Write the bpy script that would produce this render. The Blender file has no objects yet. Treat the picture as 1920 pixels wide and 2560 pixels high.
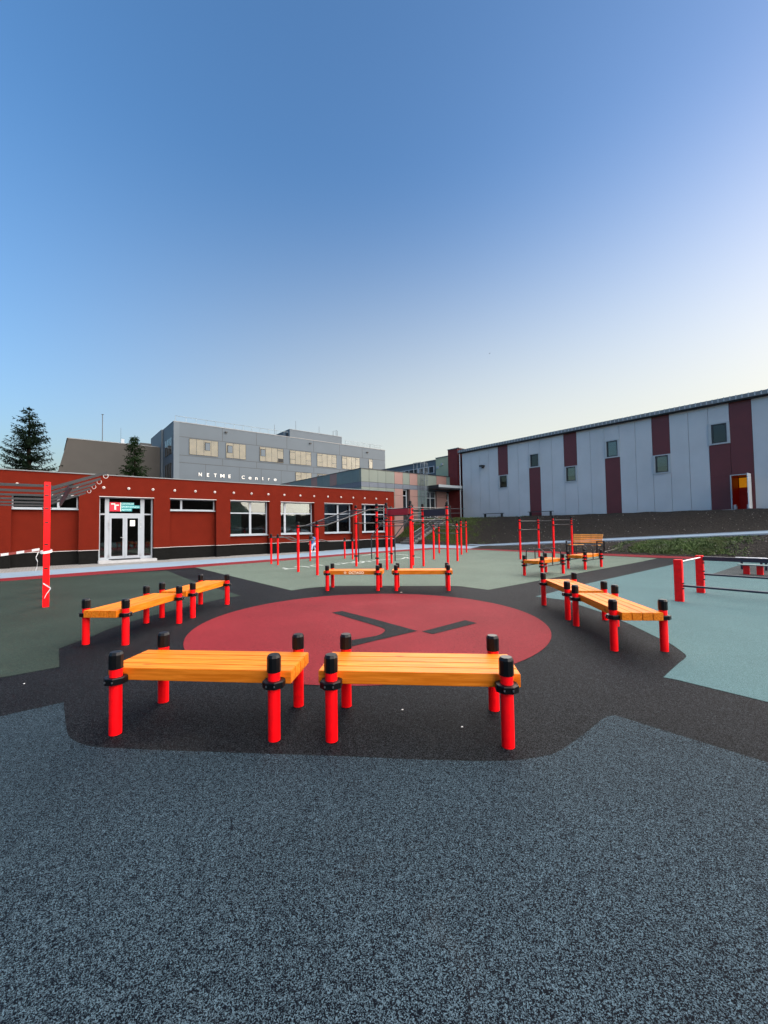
import bpy, bmesh, math, random
from mathutils import Vector, Matrix, noise
from mathutils.geometry import tessellate_polygon
random.seed(7)
C = bpy.context.scene
COL = C.collection
R = math.radians

# ---------------------------------------------------------------- camera
F, PITCH, ROLL, H = 1029.5, 0.036570, -0.015395, 1.55      # focal length in photo pixels, radians, eye height
cd = bpy.data.cameras.new('camera')
cam = bpy.data.objects.new('camera', cd); COL.objects.link(cam); C.camera = cam
cd.sensor_fit = 'VERTICAL'; cd.sensor_height = 36; cd.sensor_width = 27
cd.lens = F / 2560 * 36
cd.clip_start = 0.05; cd.clip_end = 9000
cam.matrix_world = Matrix.Translation((0, 0, H)) @ Matrix.Rotation(math.pi/2 + PITCH, 4, 'X') @ Matrix.Rotation(ROLL, 4, 'Z')

# ---------------------------------------------------------------- sky, sun, exposure
SUN_EL, SUN_AZ = 3.5, 83.0
w = bpy.data.worlds.new("World"); C.world = w; w.use_nodes = True
nt = w.node_tree; nt.nodes.clear()
sky = nt.nodes.new('ShaderNodeTexSky'); sky.sky_type = 'NISHITA'; sky.sun_disc = False
sky.sun_elevation = R(SUN_EL); sky.sun_rotation = R(SUN_AZ); sky.altitude = 300
sky.air_density = 1.0; sky.dust_density = 5.0; sky.ozone_density = 2.2
hsv = nt.nodes.new('ShaderNodeHueSaturation'); hsv.inputs['Saturation'].default_value = 1.14
bg = nt.nodes.new('ShaderNodeBackground'); bg.inputs['Strength'].default_value = 0.092
wo = nt.nodes.new('ShaderNodeOutputWorld')
tint = nt.nodes.new('ShaderNodeMix'); tint.data_type = 'RGBA'; tint.blend_type = 'MULTIPLY'; tint.inputs[0].default_value = 1; tint.inputs[7].default_value = (1.0, .95, 1.02, 1)
nt.links.new(sky.outputs[0], tint.inputs[6]); nt.links.new(tint.outputs[2], hsv.inputs['Color'])
# dusk glow low in the sky, strongest towards the sunset
gtc = nt.nodes.new('ShaderNodeTexCoord'); gsx = nt.nodes.new('ShaderNodeSeparateXYZ'); nt.links.new(gtc.outputs['Generated'], gsx.inputs[0])
gel = nt.nodes.new('ShaderNodeMapRange'); gel.interpolation_type = 'SMOOTHSTEP'
gel.inputs[1].default_value = math.sin(R(44)); gel.inputs[2].default_value = math.sin(R(3)); nt.links.new(gsx.outputs[2], gel.inputs[0])
gdt = nt.nodes.new('ShaderNodeVectorMath'); gdt.operation = 'DOT_PRODUCT'; gdt.inputs[1].default_value = (math.sin(R(62)), math.cos(R(62)), 0); nt.links.new(gtc.outputs['Generated'], gdt.inputs[0])
gaz = nt.nodes.new('ShaderNodeMapRange'); gaz.interpolation_type = 'SMOOTHSTEP'; gaz.inputs[1].default_value = -.6; gaz.inputs[2].default_value = 1.0; gaz.inputs[3].default_value = 0; gaz.inputs[4].default_value = .95; nt.links.new(gdt.outputs['Value'], gaz.inputs[0])
gmu = nt.nodes.new('ShaderNodeMath'); gmu.operation = 'MULTIPLY'; nt.links.new(gel.outputs[0], gmu.inputs[0]); nt.links.new(gaz.outputs[0], gmu.inputs[1])
gmx = nt.nodes.new('ShaderNodeMix'); gmx.data_type = 'RGBA'; gmx.inputs[7].default_value = (1.22, 1.20, 1.02, 1)
nt.links.new(gmu.outputs[0], gmx.inputs[0]); nt.links.new(hsv.outputs[0], gmx.inputs[6]); nt.links.new(gmx.outputs[2], bg.inputs['Color'])
nt.links.new(bg.outputs[0], wo.inputs['Surface'])
sd = bpy.data.lights.new('sun', 'SUN'); sd.energy = 2.0; sd.angle = R(172); sd.color = (1, .90, .80)
sun = bpy.data.objects.new('sun', sd); COL.objects.link(sun)
dirv = Vector((math.sin(R(SUN_AZ))*math.cos(R(SUN_EL)), math.cos(R(SUN_AZ))*math.cos(R(SUN_EL)), math.sin(R(SUN_EL))))
sun.rotation_euler = dirv.to_track_quat('Z', 'Y').to_euler()
C.view_settings.view_transform = 'Standard'; C.view_settings.look = 'None'
C.view_settings.exposure = 3.02; C.view_settings.gamma = 1.0

# ---------------------------------------------------------------- site grid: s along the red building, t away from it
AL = R(50.5)
ES = Vector((math.sin(AL), math.cos(AL))); ET = Vector((-math.cos(AL), math.sin(AL)))
GRZ = math.atan2(ES.y, ES.x)
def Q(s, t): v = ES*s + ET*t; return (v.x, v.y)
def ray(x, y):
    u = (x-960)/F; v = -(y-1280)/F
    c, s = math.cos(ROLL), math.sin(ROLL); u, v = c*u - s*v, s*u + c*v
    return Vector((u, math.cos(PITCH) - v*math.sin(PITCH), math.sin(PITCH) + v*math.cos(PITCH)))
def P(x, y, z=0.0):                       # survey helper: a spot of the photographed ground as a place on the site
    d = ray(x, y); k = (z-H)/d.z; return (d.x*k, d.y*k)

# ---------------------------------------------------------------- materials
MATS = {}
def mat(name, col, rough=0.6, metal=0.0, spec=0.5, noise_amt=0.0, noise_scale=5.0, bump=0.0, bump_scale=60.0, col2=None, coat=0.0, detail=4):
    if name in MATS: return MATS[name]
    m = bpy.data.materials.new(name); m.use_nodes = True; MATS[name] = m
    n = m.node_tree; b = n.nodes['Principled BSDF']
    b.inputs['Base Color'].default_value = (*col, 1); b.inputs['Roughness'].default_value = rough
    b.inputs['Metallic'].default_value = metal; b.inputs['Specular IOR Level'].default_value = spec
    b.inputs['Coat Weight'].default_value = coat
    tc = n.nodes.new('ShaderNodeTexCoord')
    if noise_amt or col2:
        t = n.nodes.new('ShaderNodeTexNoise'); t.inputs['Scale'].default_value = noise_scale; t.inputs['Detail'].default_value = detail
        n.links.new(tc.outputs['Object'], t.inputs['Vector'])
        mx = n.nodes.new('ShaderNodeMix'); mx.data_type = 'RGBA'
        a = tuple(max(0, c*(1-noise_amt)) for c in col); c2 = col2 or tuple(c*(1+noise_amt) for c in col)
        mx.inputs[6].default_value = (*a, 1); mx.inputs[7].default_value = (*c2, 1)
        mr = n.nodes.new('ShaderNodeMapRange'); mr.inputs[1].default_value = .3; mr.inputs[2].default_value = .7
        n.links.new(t.outputs[0], mr.inputs[0]); n.links.new(mr.outputs[0], mx.inputs[0]); n.links.new(mx.outputs[2], b.inputs['Base Color'])
    if bump:
        t2 = n.nodes.new('ShaderNodeTexNoise'); t2.inputs['Scale'].default_value = bump_scale; t2.inputs['Detail'].default_value = 3
        n.links.new(tc.outputs['Object'], t2.inputs['Vector'])
        bp = n.nodes.new('ShaderNodeBump'); bp.inputs['Strength'].default_value = bump; bp.inputs['Distance'].default_value = 0.01
        n.links.new(t2.outputs[0], bp.inputs['Height']); n.links.new(bp.outputs[0], b.inputs['Normal'])
    return m

def rubber(name, dark, light, frac, blotch=.18, scale=260.0, blotch_col=None):
    """bonded rubber granules: a share `frac` of the grains has the light colour"""
    m = bpy.data.materials.new(name); m.use_nodes = True
    n = m.node_tree; b = n.nodes['Principled BSDF']; L = n.links.new
    tc = n.nodes.new('ShaderNodeTexCoord')
    wn = n.nodes.new('ShaderNodeTexNoise'); wn.inputs['Scale'].default_value = scale*.6; wn.inputs['Detail'].default_value = 1
    L(tc.outputs['Object'], wn.inputs['Vector'])
    ad = n.nodes.new('ShaderNodeVectorMath'); ad.operation = 'MULTIPLY_ADD'; ad.inputs[1].default_value = (.006,)*3
    L(wn.outputs['Color'], ad.inputs[0]); L(tc.outputs['Object'], ad.inputs[2])
    vo = n.nodes.new('ShaderNodeTexVoronoi'); vo.inputs['Scale'].default_value = scale
    L(ad.outputs[0], vo.inputs['Vector'])
    sp = n.nodes.new('ShaderNodeSeparateColor'); L(vo.outputs['Color'], sp.inputs[0])
    big = n.nodes.new('ShaderNodeTexNoise'); big.inputs['Scale'].default_value = 30; big.inputs['Detail'].default_value = 3
    L(tc.outputs['Object'], big.inputs['Vector'])
    s1 = n.nodes.new('ShaderNodeMath'); s1.operation = 'MULTIPLY_ADD'; s1.inputs[1].default_value = .45; s1.inputs[2].default_value = -.225
    L(big.outputs[0], s1.inputs[0])
    s2 = n.nodes.new('ShaderNodeMath'); s2.operation = 'ADD'; L(sp.outputs[0], s2.inputs[0]); L(s1.outputs[0], s2.inputs[1])
    mr = n.nodes.new('ShaderNodeMapRange'); mr.inputs[1].default_value = 1-frac-.11; mr.inputs[2].default_value = 1-frac+.11
    L(s2.outputs[0], mr.inputs[0])
    mx = n.nodes.new('ShaderNodeMix'); mx.data_type = 'RGBA'; mx.inputs[6].default_value = (*dark, 1)
    gt = n.nodes.new('ShaderNodeMapRange'); gt.inputs[3].default_value = .55; gt.inputs[4].default_value = 1.45; L(sp.outputs[2], gt.inputs[0])
    gs = n.nodes.new('ShaderNodeVectorMath'); gs.operation = 'SCALE'; gs.inputs[0].default_value = light; L(gt.outputs[0], gs.inputs['Scale'])
    L(gs.outputs[0], mx.inputs[7]); L(mr.outputs[0], mx.inputs[0])
    # soft wear blotches and trodden dust
    bl = n.nodes.new('ShaderNodeTexNoise'); bl.inputs['Scale'].default_value = .55; bl.inputs['Detail'].default_value = 5; bl.inputs['Roughness'].default_value = .6
    L(tc.outputs['Object'], bl.inputs['Vector'])
    m2 = n.nodes.new('ShaderNodeMapRange'); m2.inputs[1].default_value = .3; m2.inputs[2].default_value = .7
    m2.inputs[3].default_value = 1-blotch; m2.inputs[4].default_value = 1+blotch
    L(bl.outputs[0], m2.inputs[0])
    mu = n.nodes.new('ShaderNodeVectorMath'); mu.operation = 'SCALE'; L(mx.outputs[2], mu.inputs[0]); L(m2.outputs[0], mu.inputs['Scale'])
    sc = n.nodes.new('ShaderNodeTexNoise'); sc.inputs['Scale'].default_value = .42; sc.inputs['Detail'].default_value = 1.5; sc.inputs['Distortion'].default_value = 1.1
    L(tc.outputs['Object'], sc.inputs['Vector'])
    c1_ = n.nodes.new('ShaderNodeMath'); c1_.operation = 'SUBTRACT'; c1_.inputs[1].default_value = .5; L(sc.outputs[0], c1_.inputs[0])
    c2_ = n.nodes.new('ShaderNodeMath'); c2_.operation = 'ABSOLUTE'; L(c1_.outputs[0], c2_.inputs[0])
    c3_ = n.nodes.new('ShaderNodeMapRange'); c3_.inputs[1].default_value = .0015; c3_.inputs[2].default_value = .008; c3_.inputs[3].default_value = .035; c3_.inputs[4].default_value = 0; L(c2_.outputs[0], c3_.inputs[0])
    mk = n.nodes.new('ShaderNodeTexNoise'); mk.inputs['Scale'].default_value = .9; mk.inputs['Detail'].default_value = 3; L(tc.outputs['Object'], mk.inputs['Vector'])
    mk2 = n.nodes.new('ShaderNodeMapRange'); mk2.inputs[1].default_value = .48; mk2.inputs[2].default_value = .66; L(mk.outputs[0], mk2.inputs[0])
    c4_ = n.nodes.new('ShaderNodeMath'); c4_.operation = 'MULTIPLY'; L(c3_.outputs[0], c4_.inputs[0]); L(mk2.outputs[0], c4_.inputs[1])
    # fine pale dust specks
    dk = n.nodes.new('ShaderNodeTexVoronoi'); dk.inputs['Scale'].default_value = 9; L(tc.outputs['Object'], dk.inputs['Vector'])
    dk2 = n.nodes.new('ShaderNodeMapRange'); dk2.inputs[1].default_value = .018; dk2.inputs[2].default_value = .05; dk2.inputs[3].default_value = .22; dk2.inputs[4].default_value = 0; L(dk.outputs['Distance'], dk2.inputs[0])
    dk3 = n.nodes.new('ShaderNodeMath'); dk3.operation = 'MULTIPLY'; L(dk2.outputs[0], dk3.inputs[0]); L(mk2.outputs[0], dk3.inputs[1])
    c5_ = n.nodes.new('ShaderNodeMath'); c5_.operation = 'ADD'; L(c4_.outputs[0], c5_.inputs[0]); L(dk3.outputs[0], c5_.inputs[1])
    fx = n.nodes.new('ShaderNodeMix'); fx.data_type = 'RGBA'; fx.inputs[7].default_value = (.16, .16, .15, 1)
    L(c5_.outputs[0], fx.inputs[0]); L(mu.outputs[0], fx.inputs[6]); L(fx.outputs[2], b.inputs['Base Color'])
    b.inputs['Roughness'].default_value = .70; b.inputs['Specular IOR Level'].default_value = .05
    bp = n.nodes.new('ShaderNodeBump'); bp.inputs['Strength'].default_value = .35; bp.inputs['Distance'].default_value = .003
    L(sp.outputs[1], bp.inputs['Height']); L(bp.outputs[0], b.inputs['Normal'])
    MATS[name] = m
    return m

def wood_mat(name, c1, c2):
    m = bpy.data.materials.new(name); m.use_nodes = True
    n = m.node_tree; b = n.nodes['Principled BSDF']; L = n.links.new
    tc = n.nodes.new('ShaderNodeTexCoord')
    oi = n.nodes.new('ShaderNodeObjectInfo')
    sx = n.nodes.new('ShaderNodeSeparateXYZ'); L(tc.outputs['Object'], sx.inputs[0])
    dv = n.nodes.new('ShaderNodeMath'); dv.operation = 'DIVIDE'; dv.inputs[1].default_value = .12; L(sx.outputs[1], dv.inputs[0])
    fl = n.nodes.new('ShaderNodeMath'); fl.operation = 'FLOOR'; L(dv.outputs[0], fl.inputs[0])
    of = n.nodes.new('ShaderNodeMath'); of.operation = 'MULTIPLY_ADD'; of.inputs[1].default_value = 3.7; L(fl.outputs[0], of.inputs[0])
    rr = n.nodes.new('ShaderNodeMath'); rr.operation = 'MULTIPLY'; rr.inputs[1].default_value = 40; L(oi.outputs['Random'], rr.inputs[0])
    L(rr.outputs[0], of.inputs[2])
    cb = n.nodes.new('ShaderNodeCombineXYZ'); L(sx.outputs[0], cb.inputs[0]); L(sx.outputs[1], cb.inputs[1])
    a2 = n.nodes.new('ShaderNodeMath'); a2.operation = 'ADD'; L(sx.outputs[2], a2.inputs[0]); L(of.outputs[0], a2.inputs[1]); L(a2.outputs[0], cb.inputs[2])
    mp = n.nodes.new('ShaderNodeMapping'); mp.inputs['Scale'].default_value = (1.6, 26, 26); L(cb.outputs[0], mp.inputs[0])
    g = n.nodes.new('ShaderNodeTexNoise'); g.inputs['Scale'].default_value = 1.6; g.inputs['Detail'].default_value = 6; g.inputs['Distortion'].default_value = .6
    L(mp.outputs[0], g.inputs['Vector'])
    mr = n.nodes.new('ShaderNodeMapRange'); mr.inputs[1].default_value = .40; mr.inputs[2].default_value = .62; L(g.outputs[0], mr.inputs[0])
    mx = n.nodes.new('ShaderNodeMix'); mx.data_type = 'RGBA'; mx.inputs[6].default_value = (*c1, 1); mx.inputs[7].default_value = (*c2, 1); L(mr.outputs[0], mx.inputs[0])
    # knots
    mp2 = n.nodes.new('ShaderNodeMapping'); mp2.inputs['Scale'].default_value = (2.2, 6, 6); L(cb.outputs[0], mp2.inputs[0])
    k = n.nodes.new('ShaderNodeTexVoronoi'); k.inputs['Scale'].default_value = 1.1; L(mp2.outputs[0], k.inputs['Vector'])
    kr = n.nodes.new('ShaderNodeMapRange'); kr.inputs[1].default_value = .03; kr.inputs[2].default_value = .13; kr.inputs[3].default_value = .75; kr.inputs[4].default_value = 0; L(k.outputs['Distance'], kr.inputs[0])
    m3 = n.nodes.new('ShaderNodeMix'); m3.data_type = 'RGBA'; m3.inputs[7].default_value = (c1[0]*.4, c1[1]*.28, c1[2]*.2, 1)
    L(mx.outputs[2], m3.inputs[6]); L(kr.outputs[0], m3.inputs[0])
    # per beam tone
    wn = n.nodes.new('ShaderNodeTexWhiteNoise'); wn.noise_dimensions = '1D'; L(of.outputs[0], wn.inputs['W'])
    tr = n.nodes.new('ShaderNodeMapRange'); tr.inputs[3].default_value = .88; tr.inputs[4].default_value = 1.1; L(wn.outputs[0], tr.inputs[0])
    sc = n.nodes.new('ShaderNodeVectorMath'); sc.operation = 'SCALE'; L(m3.outputs[2], sc.inputs[0]); L(tr.outputs[0], sc.inputs['Scale'])
    L(sc.outputs[0], b.inputs['Base Color'])
    b.inputs['Roughness'].default_value = .5; b.inputs['Specular IOR Level'].default_value = .16; b.inputs['Coat Weight'].default_value = .0; b.inputs['Coat Roughness'].default_value = .25
    bp = n.nodes.new('ShaderNodeBump'); bp.inputs['Strength'].default_value = .15; bp.inputs['Distance'].default_value = .003
    L(g.outputs[0], bp.inputs['Height']); L(bp.outputs[0], b.inputs['Normal'])
    MATS[name] = m; return m

def glass_mat(name, tint, ior=2.0, rough=.02):
    m = bpy.data.materials.new(name); m.use_nodes = True
    n = m.node_tree; n.nodes.clear(); L = n.links.new
    o = n.nodes.new('ShaderNodeOutputMaterial'); mix = n.nodes.new('ShaderNodeMixShader')
    tr = n.nodes.new('ShaderNodeBsdfTransparent'); tr.inputs[0].default_value = (*tint, 1)
    gl = n.nodes.new('ShaderNodeBsdfGlossy'); gl.inputs['Roughness'].default_value = rough
    tc = n.nodes.new('ShaderNodeTexCoord'); tn = n.nodes.new('ShaderNodeTexNoise'); tn.inputs['Scale'].default_value = 1.3
    L(tc.outputs['Object'], tn.inputs['Vector'])
    bp = n.nodes.new('ShaderNodeBump'); bp.inputs['Strength'].default_value = .12; bp.inputs['Distance'].default_value = .02
    L(tn.outputs[0], bp.inputs['Height']); L(bp.outputs[0], gl.inputs['Normal'])
    fr = n.nodes.new('ShaderNodeFresnel'); fr.inputs['IOR'].default_value = ior
    L(fr.outputs[0], mix.inputs[0]); L(tr.outputs[0], mix.inputs[1]); L(gl.outputs[0], mix.inputs[2]); L(mix.outputs[0], o.inputs[0])
    MATS[name] = m; return m

M = MATS
rubber('rubber_black', (.0008, .0012, .0018), (.025, .029, .034), .32, blotch=.25, scale=230)
rubber('rubber_blue_grey', (.0004, .0018, .0045), (.054, .086, .108), .37, blotch=.15, scale=300)
rubber('rubber_olive', (.014, .023, .019), (.036, .051, .041), .55)
rubber('rubber_sage', (.076, .104, .082), (.113, .145, .116), .7, blotch=.09)
rubber('rubber_ice', (.050, .098, .103), (.074, .136, .143), .7, blotch=.07)
rubber('rubber_red', (.095, .0085, .0115), (.200, .0220, .0280), .62, blotch=.16)
rubber('rubber_grey', (.026, .033, .034), (.052, .060, .062), .6)
mat('red_paint', (.95, .001, .005), rough=.36, spec=.35, noise_amt=.10, noise_scale=14)
mat('black_plastic', (.0015, .002, .003), rough=.38, spec=.25, noise_amt=.2, noise_scale=40)
mat('black_metal', (.003, .004, .007), rough=.36, spec=.6, noise_amt=.2, noise_scale=20)
mat('dark_grey_metal', (.016, .019, .023), rough=.45, spec=.5, noise_amt=.15, noise_scale=12)
mat('steel', (.45, .47, .5), rough=.3, metal=1.0, noise_amt=.1)
mat('galvanised', (.17, .20, .22), rough=.5, metal=.6, noise_amt=.12, noise_scale=8)
wood_mat('stained_pine', (.55, .138, .005), (.73, .208, .015))
wood_mat('bench_slats', (.88, .36, .07), (.95, .48, .15))
mat('red_render', (.120, .0110, .0045), rough=.95, spec=.12, noise_amt=.07, noise_scale=2.2, bump=.5, bump_scale=120)
mat('plinth_render', (.0055, .0058, .0055), rough=.9, spec=.15, noise_amt=.2, noise_scale=14, bump=.4, bump_scale=150)
mat('white_trim', (.50, .48, .47), rough=.5, noise_amt=.05)
mat('white_frame', (.34, .38, .42), rough=.35, noise_amt=.04, noise_scale=3)
mat('lamp_disc', (.50, .43, .40), rough=.4, noise_amt=.02)
mat('roof_metal', (.16, .17, .18), rough=.45, metal=.4, noise_amt=.12, noise_scale=1.5)
mat('hall_panel', (.44, .47, .49), rough=.5, noise_amt=.06, noise_scale=.6, spec=.4)
mat('hall_maroon', (.10, .015, .018), rough=.55, noise_amt=.10, noise_scale=1.2)
mat('hall_red', (.12, .012, .012), rough=.8, noise_amt=.1, noise_scale=2)
mat('hall_trim', (.34, .38, .40), rough=.45, noise_amt=.05)
mat('dark_gap', (.012, .013, .015), rough=.8, noise_amt=.1)
mat('netme_grey', (.060, .084, .108), rough=.6, noise_amt=.04, noise_scale=.5)
mat('netme_light', (.075, .102, .128), rough=.6, noise_amt=.04, noise_scale=.5)
mat('netme_blind_sunset', (.27, .225, .145), rough=.7, noise_amt=.10, noise_scale=1.1, col2=(.34, .27, .16))  # cream of the blinds with the sunset reflection mixed into the colour
mat('netme_seam', (.035, .037, .040), rough=.7, noise_amt=.1)
mat('dark_render', (.052, .049, .045), rough=.9, noise_amt=.06, noise_scale=.6, bump=.3, bump_scale=30)
mat('panel_green', (.150, .180, .155), rough=.6, noise_amt=.05, noise_scale=.9)
mat('panel_teal', (.115, .165, .165), rough=.6, noise_amt=.05, noise_scale=.9)
mat('panel_pink', (.255, .150, .130), rough=.6, noise_amt=.05, noise_scale=.9)
mat('panel_blue', (.105, .125, .155), rough=.6, noise_amt=.06, noise_scale=.9)
mat('mint_render', (.36, .40, .27), rough=.8, noise_amt=.05, noise_scale=.8)
mat('dark_room', (.016, .020, .022), rough=.8, noise_amt=.5, noise_scale=1.5)
mat('blind_grey', (.22, .24, .25), rough=.6, noise_amt=.05)
mat('pale_pink', (.52, .42, .38), rough=.6, noise_amt=.05)
mat('concrete_light', (.165, .235, .30), rough=.75, noise_amt=.06, noise_scale=1.7, bump=.2)
mat('kerb_stone', (.40, .41, .42), rough=.8, noise_amt=.08, noise_scale=6)
mat('step_concrete', (.16, .165, .16), rough=.85, noise_amt=.15, noise_scale=5)
mat('paint_white', (.42, .47, .43), rough=.6, noise_amt=.1, noise_scale=8)
mat('soil', (.02,.017,.013), rough=.95, noise_amt=.3, noise_scale=6)
mat('stone', (.20, .18, .16), rough=.9, noise_amt=.4, noise_scale=12)
mat('bark', (.010, .008, .006), rough=.95, spec=.05, noise_amt=.3, noise_scale=8)
mat('needles', (.0040, .0095, .0050), rough=.9, spec=.04, noise_amt=.45, noise_scale=1.3)
mat('needles_fresh', (.008, .019, .006), rough=.9, spec=.04, noise_amt=.4, noise_scale=1.3)
mat('grass_blade', (.060, .105, .018), rough=.7, noise_amt=.4, noise_scale=.9)
mat('sign_red', (.62, .004, .03), rough=.4, noise_amt=.02)
mat('sign_teal', (.02, .26, .29), rough=.4, noise_amt=.02)
mat('sign_white', (.85, .84, .80), rough=.5, noise_amt=.02)
mat('sign_mint', (.45, .80, .78), rough=.5, noise_amt=.02)
mat('board_red', (.42, .008, .022), rough=.4, noise_amt=.06)
mat('board_navy', (.010, .014, .030), rough=.4, noise_amt=.1)
mat('tape_white', (.80, .80, .80), rough=.5, noise_amt=.02)
mat('tape_red', (.30, .06, .05), rough=.5, noise_amt=.02)
mat('wood_mark', (1.0, .85, .60), rough=.6, noise_amt=.05)
mat('jacket', (.030, .12, .34), rough=.8, noise_amt=.15, noise_scale=14)
mat('trousers', (.38, .44, .58), rough=.85, noise_amt=.15, noise_scale=12)
mat('hair', (.015, .010, .010), rough=.6, noise_amt=.3, noise_scale=60)
mat('skin', (.52, .30, .22), rough=.55, noise_amt=.05)
mat('shoes', (.62, .64, .68), rough=.6, noise_amt=.05)
mat('curtain_orange_glow', (.60, .22, .02), rough=.8, noise_amt=.12, noise_scale=8)
mat('corridor_red_glow', (.20, .006, .004), rough=.5, noise_amt=.15, noise_scale=3)
mat('door_white', (.72, .74, .74), rough=.4, noise_amt=.03)
mat('outer_ground', (.10, .10, .08), rough=.95, noise_amt=.3, noise_scale=.2)
glass_mat('glass', (.50, .60, .60), 1.9)
glass_mat('glass_clear', (.86, .88, .88), 1.45)
glass_mat('glass_dark', (.12, .15, .17), 1.6)

def cobble_mat():
    m = bpy.data.materials.new('cobbles'); m.use_nodes = True; n = m.node_tree; b = n.nodes['Principled BSDF']; L = n.links.new
    tc = n.nodes.new('ShaderNodeTexCoord'); br = n.nodes.new('ShaderNodeTexBrick'); br.inputs['Scale'].default_value = 1
    br.inputs['Color1'].default_value = (.19, .19, .18, 1); br.inputs['Color2'].default_value = (.26, .26, .25, 1); br.inputs['Mortar'].default_value = (.09, .09, .085, 1)
    br.inputs['Brick Width'].default_value = .2; br.inputs['Row Height'].default_value = .1; br.inputs['Mortar Size'].default_value = .008
    L(tc.outputs['Object'], br.inputs['Vector']); L(br.outputs[0], b.inputs['Base Color']); b.inputs['Roughness'].default_value = .85
    MATS['cobbles'] = m
cobble_mat()

def terrain_mat():
    m = bpy.data.materials.new('bank_soil_grass'); m.use_nodes = True; n = m.node_tree; b = n.nodes['Principled BSDF']; L = n.links.new
    at = n.nodes.new('ShaderNodeAttribute'); at.attribute_name = 'grassy'
    tc = n.nodes.new('ShaderNodeTexCoord')
    n1 = n.nodes.new('ShaderNodeTexNoise'); n1.inputs['Scale'].default_value = 2.2; n1.inputs['Detail'].default_value = 8; L(tc.outputs['Object'], n1.inputs['Vector'])
    n2 = n.nodes.new('ShaderNodeTexNoise'); n2.inputs['Scale'].default_value = 11; n2.inputs['Detail'].default_value = 6; L(tc.outputs['Object'], n2.inputs['Vector'])
    r2 = n.nodes.new('ShaderNodeMapRange'); r2.inputs[1].default_value = .35; r2.inputs[2].default_value = .68; L(n2.outputs[0], r2.inputs[0])
    soil = n.nodes.new('ShaderNodeMix'); soil.data_type = 'RGBA'; soil.inputs[6].default_value = (.013, .0115, .0095, 1); soil.inputs[7].default_value = (.036, .031, .026, 1); L(r2.outputs[0], soil.inputs[0])
    gr = n.nodes.new('ShaderNodeMix'); gr.data_type = 'RGBA'; gr.inputs[6].default_value = (.011, .017, .004, 1); gr.inputs[7].default_value = (.036, .050, .010, 1); L(r2.outputs[0], gr.inputs[0])
    ad = n.nodes.new('ShaderNodeMath'); ad.operation = 'ADD'; L(at.outputs['Fac'], ad.inputs[0]); L(n1.outputs[0], ad.inputs[1])
    mr = n.nodes.new('ShaderNodeMapRange'); mr.inputs[1].default_value = .92; mr.inputs[2].default_value = 1.06; L(ad.outputs[0], mr.inputs[0])
    mx = n.nodes.new('ShaderNodeMix'); mx.data_type = 'RGBA'; L(mr.outputs[0], mx.inputs[0]); L(soil.outputs[2], mx.inputs[6]); L(gr.outputs[2], mx.inputs[7])
    L(mx.outputs[2], b.inputs['Base Color']); b.inputs['Roughness'].default_value = 1; b.inputs['Specular IOR Level'].default_value = .15
    bp = n.nodes.new('ShaderNodeBump'); bp.inputs['Strength'].default_value = .9; bp.inputs['Distance'].default_value = .12; L(n2.outputs[0], bp.inputs['Height']); L(bp.outputs[0], b.inputs['Normal'])
    MATS['bank'] = m
terrain_mat()

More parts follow.
